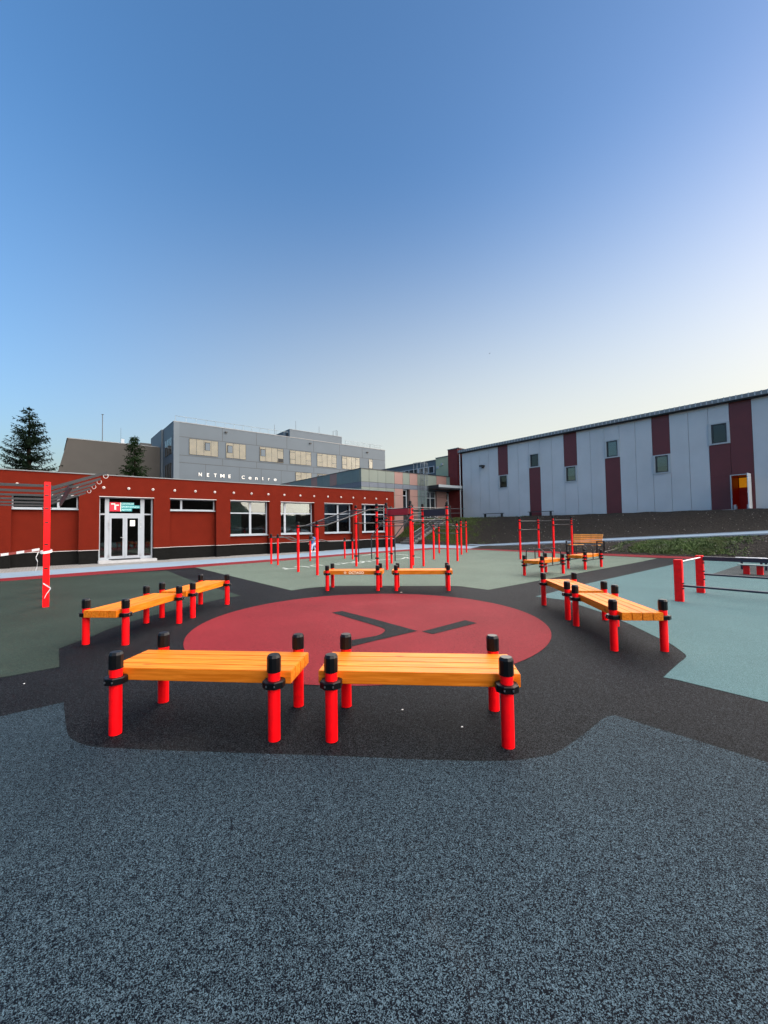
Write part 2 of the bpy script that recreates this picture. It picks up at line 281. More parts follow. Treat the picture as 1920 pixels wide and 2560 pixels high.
# ---------------------------------------------------------------- mesh helpers
class MB:
    def __init__(self, off=(0, 0, 0)): self.v = []; self.f = []; self.o = off
    def add(self, vs, fs):
        b = len(self.v); self.v += [tuple(v) for v in vs]; self.f += [tuple(i+b for i in f) for f in fs]; return self
    def box(self, a0, a1, b0, b1, z0, z1):
        x0, x1 = sorted((a0, a1)); y0, y1 = sorted((b0, b1)); z0, z1 = sorted((z0, z1))
        return self.add([(x0, y0, z0), (x1, y0, z0), (x1, y1, z0), (x0, y1, z0), (x0, y0, z1), (x1, y0, z1), (x1, y1, z1), (x0, y1, z1)],
                        [(0, 3, 2, 1), (4, 5, 6, 7), (0, 1, 5, 4), (1, 2, 6, 5), (2, 3, 7, 6), (3, 0, 4, 7)])
    def prism(self, poly, z0, z1):                       # polygon in xy
        k = len(poly)
        return self.add([(x, y, z0) for x, y in poly] + [(x, y, z1) for x, y in poly],
                        [tuple(range(k))[::-1], tuple(range(k, 2*k))] + [(i, (i+1) % k, (i+1) % k + k, i+k) for i in range(k)])
    def prof(self, prof, y0, y1):                        # polygon in xz, extruded along y
        k = len(prof)
        return self.add([(x, y0, z) for x, z in prof] + [(x, y1, z) for x, z in prof],
                        [tuple(range(k)), tuple(range(k, 2*k))[::-1]] + [(i, i+k, (i+1) % k + k, (i+1) % k) for i in range(k)])
    def lathe(self, c, prof, seg=20, a0=0.0):            # prof: (r, z) from bottom to top
        x, y, z = c; vs = []; fs = []; n = len(prof)
        for r, h in prof:
            for i in range(seg):
                a = 2*math.pi*i/seg + a0; vs.append((x + r*math.cos(a), y + r*math.sin(a), z+h))
        for j in range(n-1):
            for i in range(seg):
                fs.append((j*seg+i, j*seg+(i+1) % seg, (j+1)*seg+(i+1) % seg, (j+1)*seg+i))
        fs.append(tuple(range(seg))[::-1]); fs.append(tuple(range((n-1)*seg, n*seg)))
        return self.add(vs, fs)
    def tube(self, pts, r, seg=10):
        pts = [Vector(p) for p in pts]; n = len(pts); vs = []; fs = []
        rs = r if isinstance(r, (list, tuple)) else [r]*n
        up = None
        for i, p in enumerate(pts):
            d = (pts[min(i+1, n-1)] - pts[max(i-1, 0)]).normalized()
            if up is None:
                up = Vector((0, 0, 1)) if abs(d.z) < .9 else Vector((1, 0, 0))
            u = (up - d*up.dot(d)).normalized(); up = u; q = d.cross(u)
            for k in range(seg):
                a = 2*math.pi*k/seg; vs.append(p + (u*math.cos(a) + q*math.sin(a))*rs[i])
        for i in range(n-1):
            for k in range(seg):
                fs.append((i*seg+k, i*seg+(k+1) % seg, (i+1)*seg+(k+1) % seg, (i+1)*seg+k))
        fs.append(tuple(range(seg))[::-1]); fs.append(tuple(range((n-1)*seg, n*seg)))
        return self.add(vs, fs)
    def build(self, name, m, parent=None, smooth=None, bevel=0, attr=None):
        me = bpy.data.meshes.new(name); ox, oy, oz = self.o
        me.from_pydata([(x-ox, y-oy, z-oz) for x, y, z in self.v], [], self.f)
        bm = bmesh.new(); bm.from_mesh(me)
        if bevel: bmesh.ops.bevel(bm, geom=list(bm.edges), offset=bevel, segments=2, affect='EDGES', clamp_overlap=True)
        bmesh.ops.recalc_face_normals(bm, faces=bm.faces); bm.to_mesh(me); bm.free()
        me.materials.append(MATS[m])
        if smooth is not None:
            me.polygons.foreach_set('use_smooth', [True]*len(me.polygons))
            if hasattr(me, 'set_sharp_from_angle'): me.set_sharp_from_angle(angle=R(smooth))
        o = bpy.data.objects.new(name, me); COL.objects.link(o)
        if parent: o.parent = parent
        return o

def tag(o, label=None, cat=None, group=None, kind=None):
    if label: o['label'] = label
    if cat: o['category'] = cat
    if group: o['group'] = group
    if kind: o['kind'] = kind
    return o
def thing(name, label, cat, loc=(0, 0, 0), rz=0.0, group=None):
    o = bpy.data.objects.new(name, None); o.empty_display_size = .3; COL.objects.link(o)
    o.location = loc; o.rotation_euler = (0, 0, rz)
    return tag(o, label, cat, group)
def copy_tree(root, loc, rz, label, name=None):
    def cp(o, par):
        c = o.copy(); COL.objects.link(c); c.parent = par
        for ch in o.children: cp(ch, c)
        return c
    r = cp(root, None); r.location = loc; r.rotation_euler = (0, 0, rz); r['label'] = label
    return r
def gthing(name, label, cat, s0, t0, z0=0.0, group=None):    # a thing on the site grid; its parts use MB((s0, t0, z0))
    x, y = Q(s0, t0)
    return thing(name, label, cat, (x, y, z0), GRZ, group)

# ---------------------------------------------------------------- ground sheets
def smooth_pts(pts, n=6):
    out = []
    for i in range(len(pts)-1):
        p0 = pts[max(i-1, 0)]; p1 = pts[i]; p2 = pts[i+1]; p3 = pts[min(i+2, len(pts)-1)]
        for k in range(n):
            t = k/n
            out.append(tuple(.5*((2*p1[j]) + (-p0[j]+p2[j])*t + (2*p0[j]-5*p1[j]+4*p2[j]-p3[j])*t*t + (-p0[j]+3*p1[j]-3*p2[j]+p3[j])*t**3) for j in (0, 1)))
    out.append(pts[-1]); return out
def ext(a, b, d):                                            # d metres beyond a on the line b -> a
    a, b = Vector(a), Vector(b); return tuple(a + (a-b).normalized()*d)
def sheet(name, pts, z, m, kind='structure', label=None):
    me = bpy.data.meshes.new(name)
    tri = tessellate_polygon([[Vector((x, y, 0)) for x, y in pts]])
    bm = bmesh.new(); bv = [bm.verts.new((x, y, z)) for x, y in pts]
    for tr_ in tri:
        q = [bv[i] for i in tr_]
        if ((q[1].co-q[0].co).cross(q[2].co-q[0].co)).z < 0: q.reverse()
        if len(set(tr_)) == 3: bm.faces.new(q)
    bm.to_mesh(me); bm.free(); me.materials.append(MATS[m])
    o = bpy.data.objects.new(name, me); COL.objects.link(o); o['kind'] = kind
    if label: o['label'] = label
    return o

sheet('ground', [(-3000, -3000), (3000, -3000), (3000, 3000), (-3000, 3000)], -.08, 'outer_ground')
sheet('rubber_court', [Q(-14, 18.6), Q(-14, -25), Q(22.2, -25), Q(22.3, 20.7), Q(15, 20.2), Q(2, 19.2)], 0, 'rubber_black')
# foreground blue-grey field
a, b_ = P(0, 1792), P(159, 1757)
curve = smooth_pts([P(159, 1757), P(163, 1800), P(169, 1834), P(183, 1851), P(215, 1864.5), P(262, 1870.5), P(400, 1877), P(500, 1880), P(694, 1887), P(880, 1893), P(1040, 1900), P(1200, 1904), P(1290, 1902), P(1377, 1887), P(1423, 1863), P(1470, 1828), P(1512, 1795), P(1539, 1789.5)])
c_, d_ = P(1539, 1789.5), P(1920, 1908)
sheet('rubber_field_foreground', [(-12, -9), ext(a, b_, 7)] + [a] + curve + [d_, ext(d_, c_, 7), (12, -9)], .004, 'rubber_blue_grey')
# olive field at the left
tail = smooth_pts([P(603, 1490), P(560, 1496.5), P(480, 1515), P(365, 1544), P(281, 1570), P(233, 1590), P(180, 1610), P(147, 1622)])
a, b_ = P(0, 1695), P(148, 1668)
top = [P(417, 1427), P(300, 1433), P(0, 1454)]
sheet('rubber_field_olive', [ext(P(0, 1454), P(417, 1427), 12)] + top[::-1] + smooth_pts([P(417, 1427), P(492, 1456), P(545, 1472), P(603, 1490)]) + tail + [b_, a, ext(a, b_, 9)], .004, 'rubber_olive')
# sage training field
sheet('rubber_field_sage', [P(487, 1418.5), P(576, 1440), P(729, 1476.6)] + smooth_pts([P(729, 1476.6), P(770, 1470.5), P(808, 1467.5), P(850, 1465), P(930, 1464.8), P(1000, 1465.2), P(1080, 1465), P(1142, 1465.4), P(1170, 1468.4), P(1220.7, 1474.9)])[1:] +
      [P(1270, 1466), P(1600, 1405), P(1643.6, 1396), P(1270, 1378), P(1206, 1375), P(1098, 1372.6), P(900, 1386), P(720, 1401), P(508, 1416.5)], .004, 'rubber_sage')
# pale blue field at the right
sheet('rubber_field_ice', [P(1339, 1491.5), P(1393, 1478), P(1448, 1463.7), P(1687, 1410.6), P(1738, 1399), Q(21.2, -20), Q(-4, -20), ext(P(1920, 1756), P(1691, 1700), 6), P(1920, 1756), P(1691, 1700), P(1658.5, 1694)] +
      smooth_pts([P(1658.5, 1694), P(1680, 1674), P(1699, 1657), P(1712, 1647), P(1715, 1639), P(1699, 1625.5), P(1673, 1608), P(1645, 1595), P(1577, 1562)])[1:] + [P(1500, 1530), P(1409, 1500)], .004, 'rubber_ice')
sheet('rubber_field_grey', [P(1774, 1438), P(1788.5, 1432.8), P(1843.5, 1414.7), P(1920, 1416), Q(19.2, -6), Q(13.5, -6), P(1920, 1447)], .008, 'rubber_grey')
# red circle
cx, cy, cr = -.256, 6.859, 2.773
sheet('red_circle', [(cx + cr*math.cos(i*2*math.pi/96), cy + cr*math.sin(i*2*math.pi/96)) for i in range(96)], .004, 'rubber_red')
o = sheet('circle_mark', [P(829, 1532.5), P(855, 1528.3), P(940, 1549.9), P(1044, 1578.5), P(940, 1602.6), P(878, 1617.7), P(847, 1610.5), P(877, 1602), P(940, 1590.6)] +
      smooth_pts([P(940, 1590.6), P(955, 1585), P(962.5, 1577), P(957, 1571.5), P(940, 1565.8)])[1:], .008, 'rubber_black')
sheet('circle_mark', [P(1054.5, 1580), P(1163, 1551.4), P(1192.6, 1558.9), P(1081.7, 1586.6)], .008, 'rubber_black')
# red edging band
a, b_ = P(0, 1446.8), P(300, 1424.8); c_, d_ = P(0, 1454), P(300, 1433)
sheet('red_edging', [ext(c_, d_, 12), c_, d_, P(400, 1425.6), P(720, 1401), P(900, 1386), P(1098, 1372.6), P(1206, 1375), P(1270, 1378), P(1600, 1393), P(1736, 1398), Q(21.2, -20),
      Q(22.4, -20), P(1738, 1393), P(1600, 1387), P(1270, 1375), P(1250, 1373.6), P(1083.5, 1369.4), P(1075, 1369.8), P(900, 1382), P(720, 1395.7), P(400, 1418.8), b_, a, ext(a, b_, 12)], .008, 'rubber_red')
# concrete path along the red building and cobbles under its wall
u1, u2 = P(0, 1433), P(300, 1413)
sheet('concrete_path', [ext(P(0, 1449), P(300, 1427), 12), P(0, 1449), P(300, 1427), P(720, 1397), P(900, 1384), P(1080, 1370.5), P(1250, 1375), Q(22.0, 14), Q(25.3, 16), Q(25.3, 29.9), Q(21, 29.9), Q(21, 22.6), P(900, 1369), P(720, 1386.6), P(400, 1406.3), u2, u1, ext(u1, u2, 12)], .001, 'concrete_light')
o = sheet('cobble_strip', [(-13, -2.2), (21.0, -2.2), (21.0, 1.2), (-13, 1.2)], -.006, 'cobbles'); o.location = (*Q(0, 24.1-.6), 0); o.rotation_euler = (0, 0, GRZ)
# white floor game marks on the sage field
MK = [[(707, 1420), (720, 1422.5), (735, 1421.5)], [(711, 1424), (727, 1422), (748, 1421)], [(736, 1418), (752, 1416), (774, 1418.5)], [(776, 1414.5), (790, 1412.5), (808, 1414)], [(778, 1416), (795, 1417)],
      [(835, 1410), (850, 1411.5)], [(843, 1408), (862, 1408.5)], [(856, 1410), (872, 1407), (884, 1408)], [(880, 1405.5), (893, 1404)], [(882, 1404.5), (898, 1408), (910, 1405), (898, 1403)], [(914, 1403.5), (926, 1402.5)], [(920, 1404), (928, 1405)],
      [(931, 1401.5), (945, 1400)], [(944, 1401), (962, 1399.5), (975, 1398)], [(905, 1389), (920, 1387.5), (936, 1384.5)], [(960, 1385), (990, 1386), (1022, 1388.5)], [(966, 1389), (976, 1387)], [(986, 1398), (1004, 1397.5), (1014, 1394), (1022, 1396)], [(1034, 1393), (1051, 1394)]]
mb = MB()
for ln in MK:
    pts = smooth_pts([P(*p) for p in ln], 4)
    for i in range(len(pts)-1):
        p, q = Vector(pts[i]), Vector(pts[i+1]); n = Vector((-(q-p).y, (q-p).x)).normalized()*.05
        mb.add([(*(p-n), .0085+.00002*i), (*(q-n), .0085+.00002*i), (*(q+n), .0085+.00002*i), (*(p+n), .0085+.00002*i)], [(0, 1, 2, 3)])
tag(mb.build('floor_markings', 'paint_white'), kind='structure')

# ---------------------------------------------------------------- bank and rising path
def clamp(x, a=0., b=1.): return max(a, min(b, x))
def path_h(t): return clamp((20.5-t)*.0625, 0, 1.6)
def ground_z(s, t):
    h = path_h(t)
    sf = 27.0 - 2.0*clamp((t-21.5)/2.5); st = 33.0 - 3.3*clamp((t-23)/4)
    if t > 25.5: sf = 24.6
    if s < 22.3: z = 0
    elif s < 25.2:
        k = (s-22.3)/2.9; z = (h-.12)*k if h > .12 else 0
        if h > .1: z += .10*math.sin(clamp(k)*math.pi)
    elif s < sf: z = max(0, h - .12*clamp((sf-s)/1.8))
    else:
        k = clamp((s-sf)/(st-sf)); k = k + .06*math.sin(2*math.pi*k)*-1
        z = h + (2.33-h)*k
    return z
def grassy(s, t):
    g = 0.0
    if s > 26.0: g = clamp((t - 18.6 - (s-27)*.55)/5.5, 0, 1)*.8
    if s > 33.0: g = max(g, .45)
    if 22.5 < s < 25.1: g = max(g, clamp(1 - abs(t-6.4)/3.0)*1.5 if t < 10 else 0)
    return clamp(g)
mb = MB(); cols = []; S0, S1, T0, T1, ST = 22.35, 62.0, -30.0, 62.0, .3
ns = int((S1-S0)/.4); ntt = int((T1-T0)/.4)
vs = []; fs = []; gv = []
for i in range(ns+1):
    s = S0 + (S1-S0)*i/ns
    for j in range(ntt+1):
        t = T0 + (T1-T0)*j/ntt
        z = ground_z(s, t); onpath = 25.2 < s < 26.95
        flat = s < 22.8 or onpath or t > 20 and s < 25.4
        if not flat: z += .05*noise.noise(Vector((s*.9, t*.9, 0))) + .035*noise.noise(Vector((s*3, t*3, 5)))
        if t > 18 and s < 25.3: z = -.05
        vs.append((s, t, z-.012)); gv.append(grassy(s, t))
for i in range(ns):
    for j in range(ntt):
        k = i*(ntt+1)+j; fs.append((k, k+ntt+1, k+ntt+2, k+1))
mb.add(vs, fs); tr = mb.build('terrain', 'bank', None, smooth=60)
tr.rotation_euler = (0, 0, GRZ); tag(tr, kind='structure')
at = tr.data.attributes.new('grassy', 'FLOAT', 'POINT'); at.data.foreach_set('value', gv)
# path slab with kerbs climbing to the right
pa = MB(); kb = MB()
for i in range(60):
    t0, t1 = 25.4 - i*.9, 25.4 - (i+1)*.9
    def strip(m, s0, s1, dz0, dz1):
        z = [path_h(t)+d for t in (t0, t1) for d in (dz0, dz1)]
        m.add([(s0, t0, z[0]), (s1, t0, z[1]), (s1, t1, z[3]), (s0, t1, z[2]), (s0, t0, z[0]-.25), (s1, t0, z[1]-.25), (s1, t1, z[3]-.25), (s0, t1, z[2]-.25)],
              [(0, 1, 2, 3), (0, 4, 5, 1), (1, 5, 6, 2), (2, 6, 7, 3), (3, 7, 4, 0)])
    if i < 58:
        strip(pa, 25.30, 26.90, -.10, .02); strip(kb, 26.902, 26.98, .05, .05); strip(kb, 25.2, 25.298, -.06, -.06)
p = pa.build('path', 'concrete_light'); p.rotation_euler = (0, 0, GRZ); tag(p, kind='structure')
p = kb.build('path_kerb', 'kerb_stone'); p.rotation_euler = (0, 0, GRZ); tag(p, kind='structure')
# grass tufts
mb = MB(); rnd = random.Random(3)
def tuft(s, t, n, h):
    z = ground_z(s, t)-.02
    for _ in range(n):
        a = rnd.uniform(0, 6.28); hh = h*rnd.uniform(.5, 1.3); w_ = rnd.uniform(.008, .018); l = rnd.uniform(.02, .09)
        x, y = s+rnd.gauss(0, .05), t+rnd.gauss(0, .05); c, sn = math.cos(a), math.sin(a)
        mb.add([(x-w_*sn, y+w_*c, z), (x+w_*sn, y-w_*c, z), (x+l*c, y+l*sn, z+hh)], [(0, 1, 2)])
for _ in range(5200):
    s, t = rnd.uniform(22.6, 25.1), rnd.uniform(1.5, 10)
    if rnd.random() < grassy(s, t)*1.2 * (.35 + 1.4*noise.noise(Vector((s*1.6, t*1.6, 2)))+.3): tuft(s, t, 6, .075)
for _ in range(5200):
    s, t = rnd.uniform(24.8, 34), rnd.uniform(19, 30)
    if 24.6 < s < 29.8 and 26.1 < t < 27.9: continue
    if s < 27 and t < 22: continue
    if rnd.random() < grassy(s, t)*(.6+noise.noise(Vector((s, t, 9)))): tuft(s, t, 4, .10)
g = mb.build('grass', 'grass_blade'); g.rotation_euler = (0, 0, GRZ); tag(g, 'short green grass on the bank and beside the path', 'grass', kind='stuff')
mb = MB()
for _ in range(900):
    if rnd.random() < .45: s, t = rnd.uniform(22.45, 25.1), rnd.uniform(-3, 14)
    else: s, t = rnd.uniform(27.2, 33), rnd.uniform(-6, 21)
    r = rnd.choice((.012, .018, .022, .03, .045)); z = ground_z(s, t)
    vs = [(s+r*rnd.uniform(.6, 1.2)*a, t+r*rnd.uniform(.6, 1.2)*b, z+r*rnd.uniform(.5, .9)*c) for a, b, c in ((1, 0, 0), (-1, 0, 0), (0, 1, 0), (0, -1, 0), (0, 0, 1), (0, 0, -1))]
    mb.add(vs, [(0, 2, 4), (2, 1, 4), (1, 3, 4), (3, 0, 4), (2, 0, 5), (1, 2, 5), (3, 1, 5), (0, 3, 5)])
g = mb.build('rubble', 'stone'); g.rotation_euler = (0, 0, GRZ); tag(g, 'small stones lying in the dark soil of the bank', 'rubble', kind='stuff')
o = MB().box(-.9, .9, -.03, .03, 0, .03).build('wooden_lath', 'stone'); tag(o, 'thin pale stick lying on the soil behind the slatted bench', 'stick')
o.location = (*Q(23.3, 8.9), .25); o.rotation_euler = (0, R(-12), GRZ - R(30))
# concrete steps up the bank
st = gthing('outdoor_steps', 'grey concrete steps climbing the grassy bank beside the pale building', 'steps', 25.4, 27.0)
mb = MB((25.4, 27.0, 0))
for i in range(12): mb.box(24.75+i*.36, 24.75+(i+1)*.36+.3, 26.25, 27.75, .0, .165*(i+1)+.07)
mb.build('flight', 'step_concrete', st)
mb = MB((25.4, 27.0, 0))
mb.tube([(24.8, 26.15, 0), (24.8, 26.15, 1.0), (29.1, 26.15, 2.95), (29.1, 26.15, 1.9)], .025, 8).tube([(24.8, 26.15, .55), (29.1, 26.15, 2.5)], .02, 6)
mb.build('handrail', 'galvanised', st)

mb = MB(); vs = []; fs = []  # unseen berm, added to give the lower window panes a dark reflection
for i in range(86):
    sx = -40+i*1.2; hh = 4.3+.7*noise.noise(Vector((sx*.22, 1, 3)))+.35*noise.noise(Vector((sx*.9, 1, 3)))
    vs += [(sx, -24.5, -.2), (sx, -27.5, hh), (sx, -34, hh), (sx, -40, -.2)]
for i in range(85):
    for k in range(3): fs.append((i*4+k, i*4+k+1, i*4+k+5, i*4+k+4))
mb.add(vs, fs); o = mb.build('unseen_berm', 'bank', None, smooth=60); o.rotation_euler = (0, 0, GRZ); tag(o, kind='structure')

mb = MB(); vs = []; fs = []  # unseen hill behind the camera, added only for the windows to reflect
for i in range(61):
    sx = -75+i*2.0; hh = 13+2.2*noise.noise(Vector((sx*.12, 7, 3)))+.8*noise.noise(Vector((sx*.6, 1, 9)))
    if sx > 32: hh *= max(.4, 1-(sx-32)*.06)
    vs += [(sx, -50, -.2), (sx, -52, hh*.8), (sx, -54, hh), (sx, -72, hh), (sx, -80, -.2)]
for i in range(60):
    for k in range(4): fs.append((i*5+k, i*5+k+1, i*5+k+6, i*5+k+5))
mb.add(vs, fs); o = mb.build('unseen_hill', 'bank', None, smooth=60); o.rotation_euler = (0, 0, GRZ); tag(o, kind='structure')

# ---------------------------------------------------------------- red sports-centre building
TR, RD, LZ, WZ = 24.3, .30, 3.27, 4.30
rb = gthing('red_building', 'long low dark red rendered building with black plinth and row of round wall lights', 'building', 10, TR)
O = (10, TR, 0)
bays = [(-7.9, -5.5), (-4.4, -2.0), (-1.14, 1.24), (2.05, 4.40), (5.18, 7.58), (8.38, 10.78), (11.55, 13.96), (14.75, 17.11), (17.92, 20.33)]
wall = MB(O)
edges = [-13] + [e for b in bays for e in b] + [21.08]
for i in range(0, len(edges), 2):
    wall.box(edges[i], edges[i+1], TR, TR+.62, .66, LZ)
    MB(O).box(edges[i]+.02 if i else edges[i], edges[i+1]-.02, TR+.03, TR+.60, -.05, .635).build('plinth', 'plinth_render', rb)
    MB(O).box(edges[i]-.004, edges[i+1]+.004, TR-.012, TR+.3, .635, .66).build('plinth_trim', 'white_trim', rb)
wall.box(-13, 21.08, TR, TR+.62, LZ, WZ)
wall.box(-13, 21.08, TR+8, TR+8.4, 0, WZ); wall.box(20.9, 21.08, TR+.62, TR+8, 0, WZ); wall.box(-13, -12.8, TR+.62, TR+8, 0, WZ)
kinds = ['high', 'high', 'high', 'door', 'high', 'tallL', 'tallR', 'tallL', 'tallR']
for (a, b), k in zip(bays, kinds):
    MB(O).box(a-.015, b+.015, TR-.02, TR+.02, LZ-.028, LZ+.004).build('lintel_trim', 'white_trim', rb)
    if k == 'door': continue
    sill = 2.64 if k == 'high' else 1.20
    wall.box(a, b, TR+RD, TR+.62, .66, sill-.04)
    MB(O).box(a-.02, b+.02, TR+RD+.03, TR+.60, -.05, .635).build('plinth', 'plinth_render', rb)
    MB(O).box(a, b, TR+RD-.012, TR+RD+.1, .635, .66).build('plinth_trim', 'white_trim', rb)
wall.build('wall', 'red_render', rb); 
MB(O).box(-13, 21.08, TR+.3, TR+8.4, WZ-.12, WZ-.02).build('roof', 'dark_gap', rb)
MB(O).box(-13.1, 21.12, TR-.05, TR+.45, WZ, WZ+.045).build('roof_edge', 'roof_metal', rb)
MB(O).box(-12.8, 20.9, TR+7.9, TR+7.99, 0, WZ-.15).box(-12.8, 20.9, TR+.7, TR+7.9, -.02, .01).build('interior', 'dark_room', rb)

def window(root, O, a0, a1, z0, z1, b, frame='white_frame', glass='glass', mull=(), trans=(), fw=.055, d=.07, sill=None, swap=False, blind_and_sheen=None, blinds=(), split=None, inset=0.0):
    """window in the plane b, running a0..a1; its own pane object with frame, sill and blinds as sub-parts"""
    def bx(m, x0, x1, y0, y1, p, q):
        return m.box(y0, y1, x0, x1, p, q) if swap else m.box(x0, x1, y0, y1, p, q)
    o = bx(MB(O), a0+fw*.5, a1-fw*.5, b+d*.45, b+d*.55, z0+fw*.5, z1-fw*.5).build('window', glass, root)
    m = MB(O)
    bx(m, a0, a0+fw, b, b+d, z0, z1); bx(m, a1-fw, a1, b, b+d, z0, z1)
    bx(m, a0+fw, a1-fw, b, b+d, z0, z0+fw); bx(m, a0+fw, a1-fw, b, b+d, z1-fw, z1)
    for t in trans:
        bx(m, a0+fw, a1-fw, b+.003, b+d-.003, t-fw*.5, t+fw*.5)
    zs = [z0+fw] + [v for t in trans for v in (t-fw*.5, t+fw*.5)] + [z1-fw]
    for x, w_ in mull:
        for i in range(0, len(zs), 2): bx(m, x-w_/2, x+w_/2, b+.002, b+d-.002, zs[i], zs[i+1])
    m.build('frame', frame, o)
    if sill: bx(MB(O), a0-.02, a1+.06, b-.16, b-.002, z0-.05, z0-.005).build('sill', sill, o)
    for (x0, x1, p, q, mt) in blinds:
        bx(MB(O), x0, x1, b+.12, b+.135, p, q).build('blind_and_sheen', mt, o)
    return o
bw = TR+RD+.0
for (a, b), k in zip(bays, kinds):
    if k == 'high':
        bl = [(a+.1, b-.7, 2.7, 3.2, 'blind_grey')] if a < 0 else []
        window(rb, O, a, b-.02, 2.64, LZ-.01, bw, mull=[((b-.75) if a < 0 else (a+.62), .10)], sill='white_frame', blinds=bl)
for i, (a, b) in enumerate(bays[5:]):
    x = [(a+1.30), (a+.42), (a+1.28), (a+.5)][i]  # pink plates in the upper panes paint the reflected bright sky
    bl = [[(a+.05, x, 2.55, 3.2, 'pale_pink'), (a+.1, a+.8, 1.25, 2.5, 'blind_grey')],
          [(a+.05, b-.35, 2.52, 3.2, 'pale_pink'), (a+.5, a+1.25, 1.25, 2.5, 'blind_grey')],
          [(a+.05, x-.05, 1.25, 2.5, 'blind_grey')], []][i]
    window(rb, O, a, b-.02, 1.20, LZ-.01, bw, mull=[(x, .13)], trans=[2.52], sill='white_frame', fw=.075, blinds=bl)
# entrance
a, b = 2.05, 4.40
dr = MB(O); T0_ = bw
for x0, x1, z0, z1 in [(a, a+.06, .12, LZ-.01), (2.30, 2.48, .12, LZ-.01), (3.84, 4.02, .12, LZ-.01), (b-.07, b, .12, LZ-.01),
                       (a+.06, 2.30, .12, .25), (a+.06, 2.30, 2.37, 2.44), (a+.06, 2.30, LZ-.07, LZ-.01), (4.02, b-.07, .12, .25), (4.02, b-.07, 2.37, 2.44), (4.02, b-.07, LZ-.07, LZ-.01),
                       (2.48, 3.84, 2.33, 2.45), (2.48, 3.84, LZ-.07, LZ-.01)]:
    dr.box(x0, x1, T0_, T0_+.08, z0, z1)
ent = dr.build('entrance_frame', 'white_frame', rb)
MB(O).box(a+.06, 2.30, T0_+.035, T0_+.042, .25, 3.2).box(4.02, b-.07, T0_+.035, T0_+.042, .25, 3.2).box(2.48, 3.84, T0_+.035, T0_+.042, 2.45, 3.2).build('pane', 'glass', ent)
for i, (x0, x1) in enumerate(((2.485, 3.155), (3.165, 3.835))):
    dl = MB(O); t0, t1 = T0_-.012, T0_+.05
    dl.box(x0, x0+.095, t0, t1, .16, 2.325).box(x1-.095, x1, t0, t1, .16, 2.325).box(x0+.095, x1-.095, t0, t1, .16, .30).box(x0+.095, x1-.095, t0, t1, 2.20, 2.325)
    d = dl.build('door', 'white_frame', rb)
    MB(O).box(x0+.095, x1-.095, T0_+.012, T0_+.02, .30, 2.20).build('pane', 'glass', d)
    xh = x0 if i == 0 else x1
    for z in (.32, 1.75, 2.0): MB(O).box(xh-.03 if i else xh-.05, xh+.05 if i else xh+.03, T0_-.03, T0_-.0125, z-.05, z+.05).build('hinge', 'steel', d)
    if i == 0:
        MB(O).tube([(x1-.05, T0_-.05, 1.22), (x1-.19, T0_-.05, 1.23)], .012, 8).box(x1-.065, x1-.035, T0_-.03, T0_-.0125, 1.1, 1.3).build('handle', 'steel', d)
    else:
        MB(O).box(3.38, 3.60, T0_+.004, T0_+.009, 1.80, 2.10).build('notice', 'sign_white', d)
MB(O).box(2.0, 4.5, TR-.38, TR+.61, -.02, .118).build('door_step', 'kerb_stone', rb)
MB(O).box(2.55, 3.8, TR-.15, TR+.25, .118, .135).build('door_mat', 'black_plastic', rb)
# sign over the entrance
zs = T0_+.02
sg = MB(O).box(2.495, 2.95, zs, zs+.008, 2.555, 3.01).build('entrance_sign', 'sign_red', rb)
MB(O).box(2.955, 2.985, zs, zs+.008, 2.555, 3.01).box(2.56, 2.735, zs-.006, zs, 2.895, 2.955).box(2.737, 2.895, zs-.006, zs, 2.835, 2.895).box(2.70, 2.775, zs-.006, zs, 2.64, 2.893).build('logo', 'sign_white', sg)
MB(O).box(2.99, 3.56, zs, zs+.008, 2.868, 3.01).box(2.99, 3.815, zs, zs+.008, 2.713, 2.866).box(2.99, 3.47, zs, zs+.008, 2.558, 2.711).build('name_panel', 'sign_teal', sg)
def text_mesh(name, body, size, m, parent, bold=.0, depth=.004, xscale=1.0, ends='LEFT', space=1.0):
    cu = bpy.data.curves.new('tmp', 'FONT'); cu.body = body; cu.size = size; cu.extrude = depth; cu.offset = bold; cu.align_x = ends; cu.space_character = space
    to = bpy.data.objects.new('tmp', cu); COL.objects.link(to); bpy.context.view_layer.update()
    me = bpy.data.meshes.new_from_object(to.evaluated_get(bpy.context.evaluated_depsgraph_get())); bpy.data.objects.remove(to); bpy.data.curves.remove(cu)
    me.transform(Matrix.Diagonal((xscale, 1, 1, 1))); me.transform(Matrix.Rotation(math.pi/2, 4, 'X'))
    me.materials.clear(); me.materials.append(MATS[m])
    o = bpy.data.objects.new(name, me); COL.objects.link(o)
    if parent: o.parent = parent
    return o
for tx, z, wd in (('CENTRUM', 2.90, .53), ('SPORTOVNÍCH', 2.745, .78), ('AKTIVIT', 2.59, .43)):
    o = text_mesh('lettering', tx, .115, 'sign_mint', sg, bold=.0025)
    wdt = max(v.co.x for v in o.data.vertices); k = wd/wdt
    for v in o.data.vertices: v.co.x *= k
    o.location = (3.005-O[0], zs-.003-O[1], z)
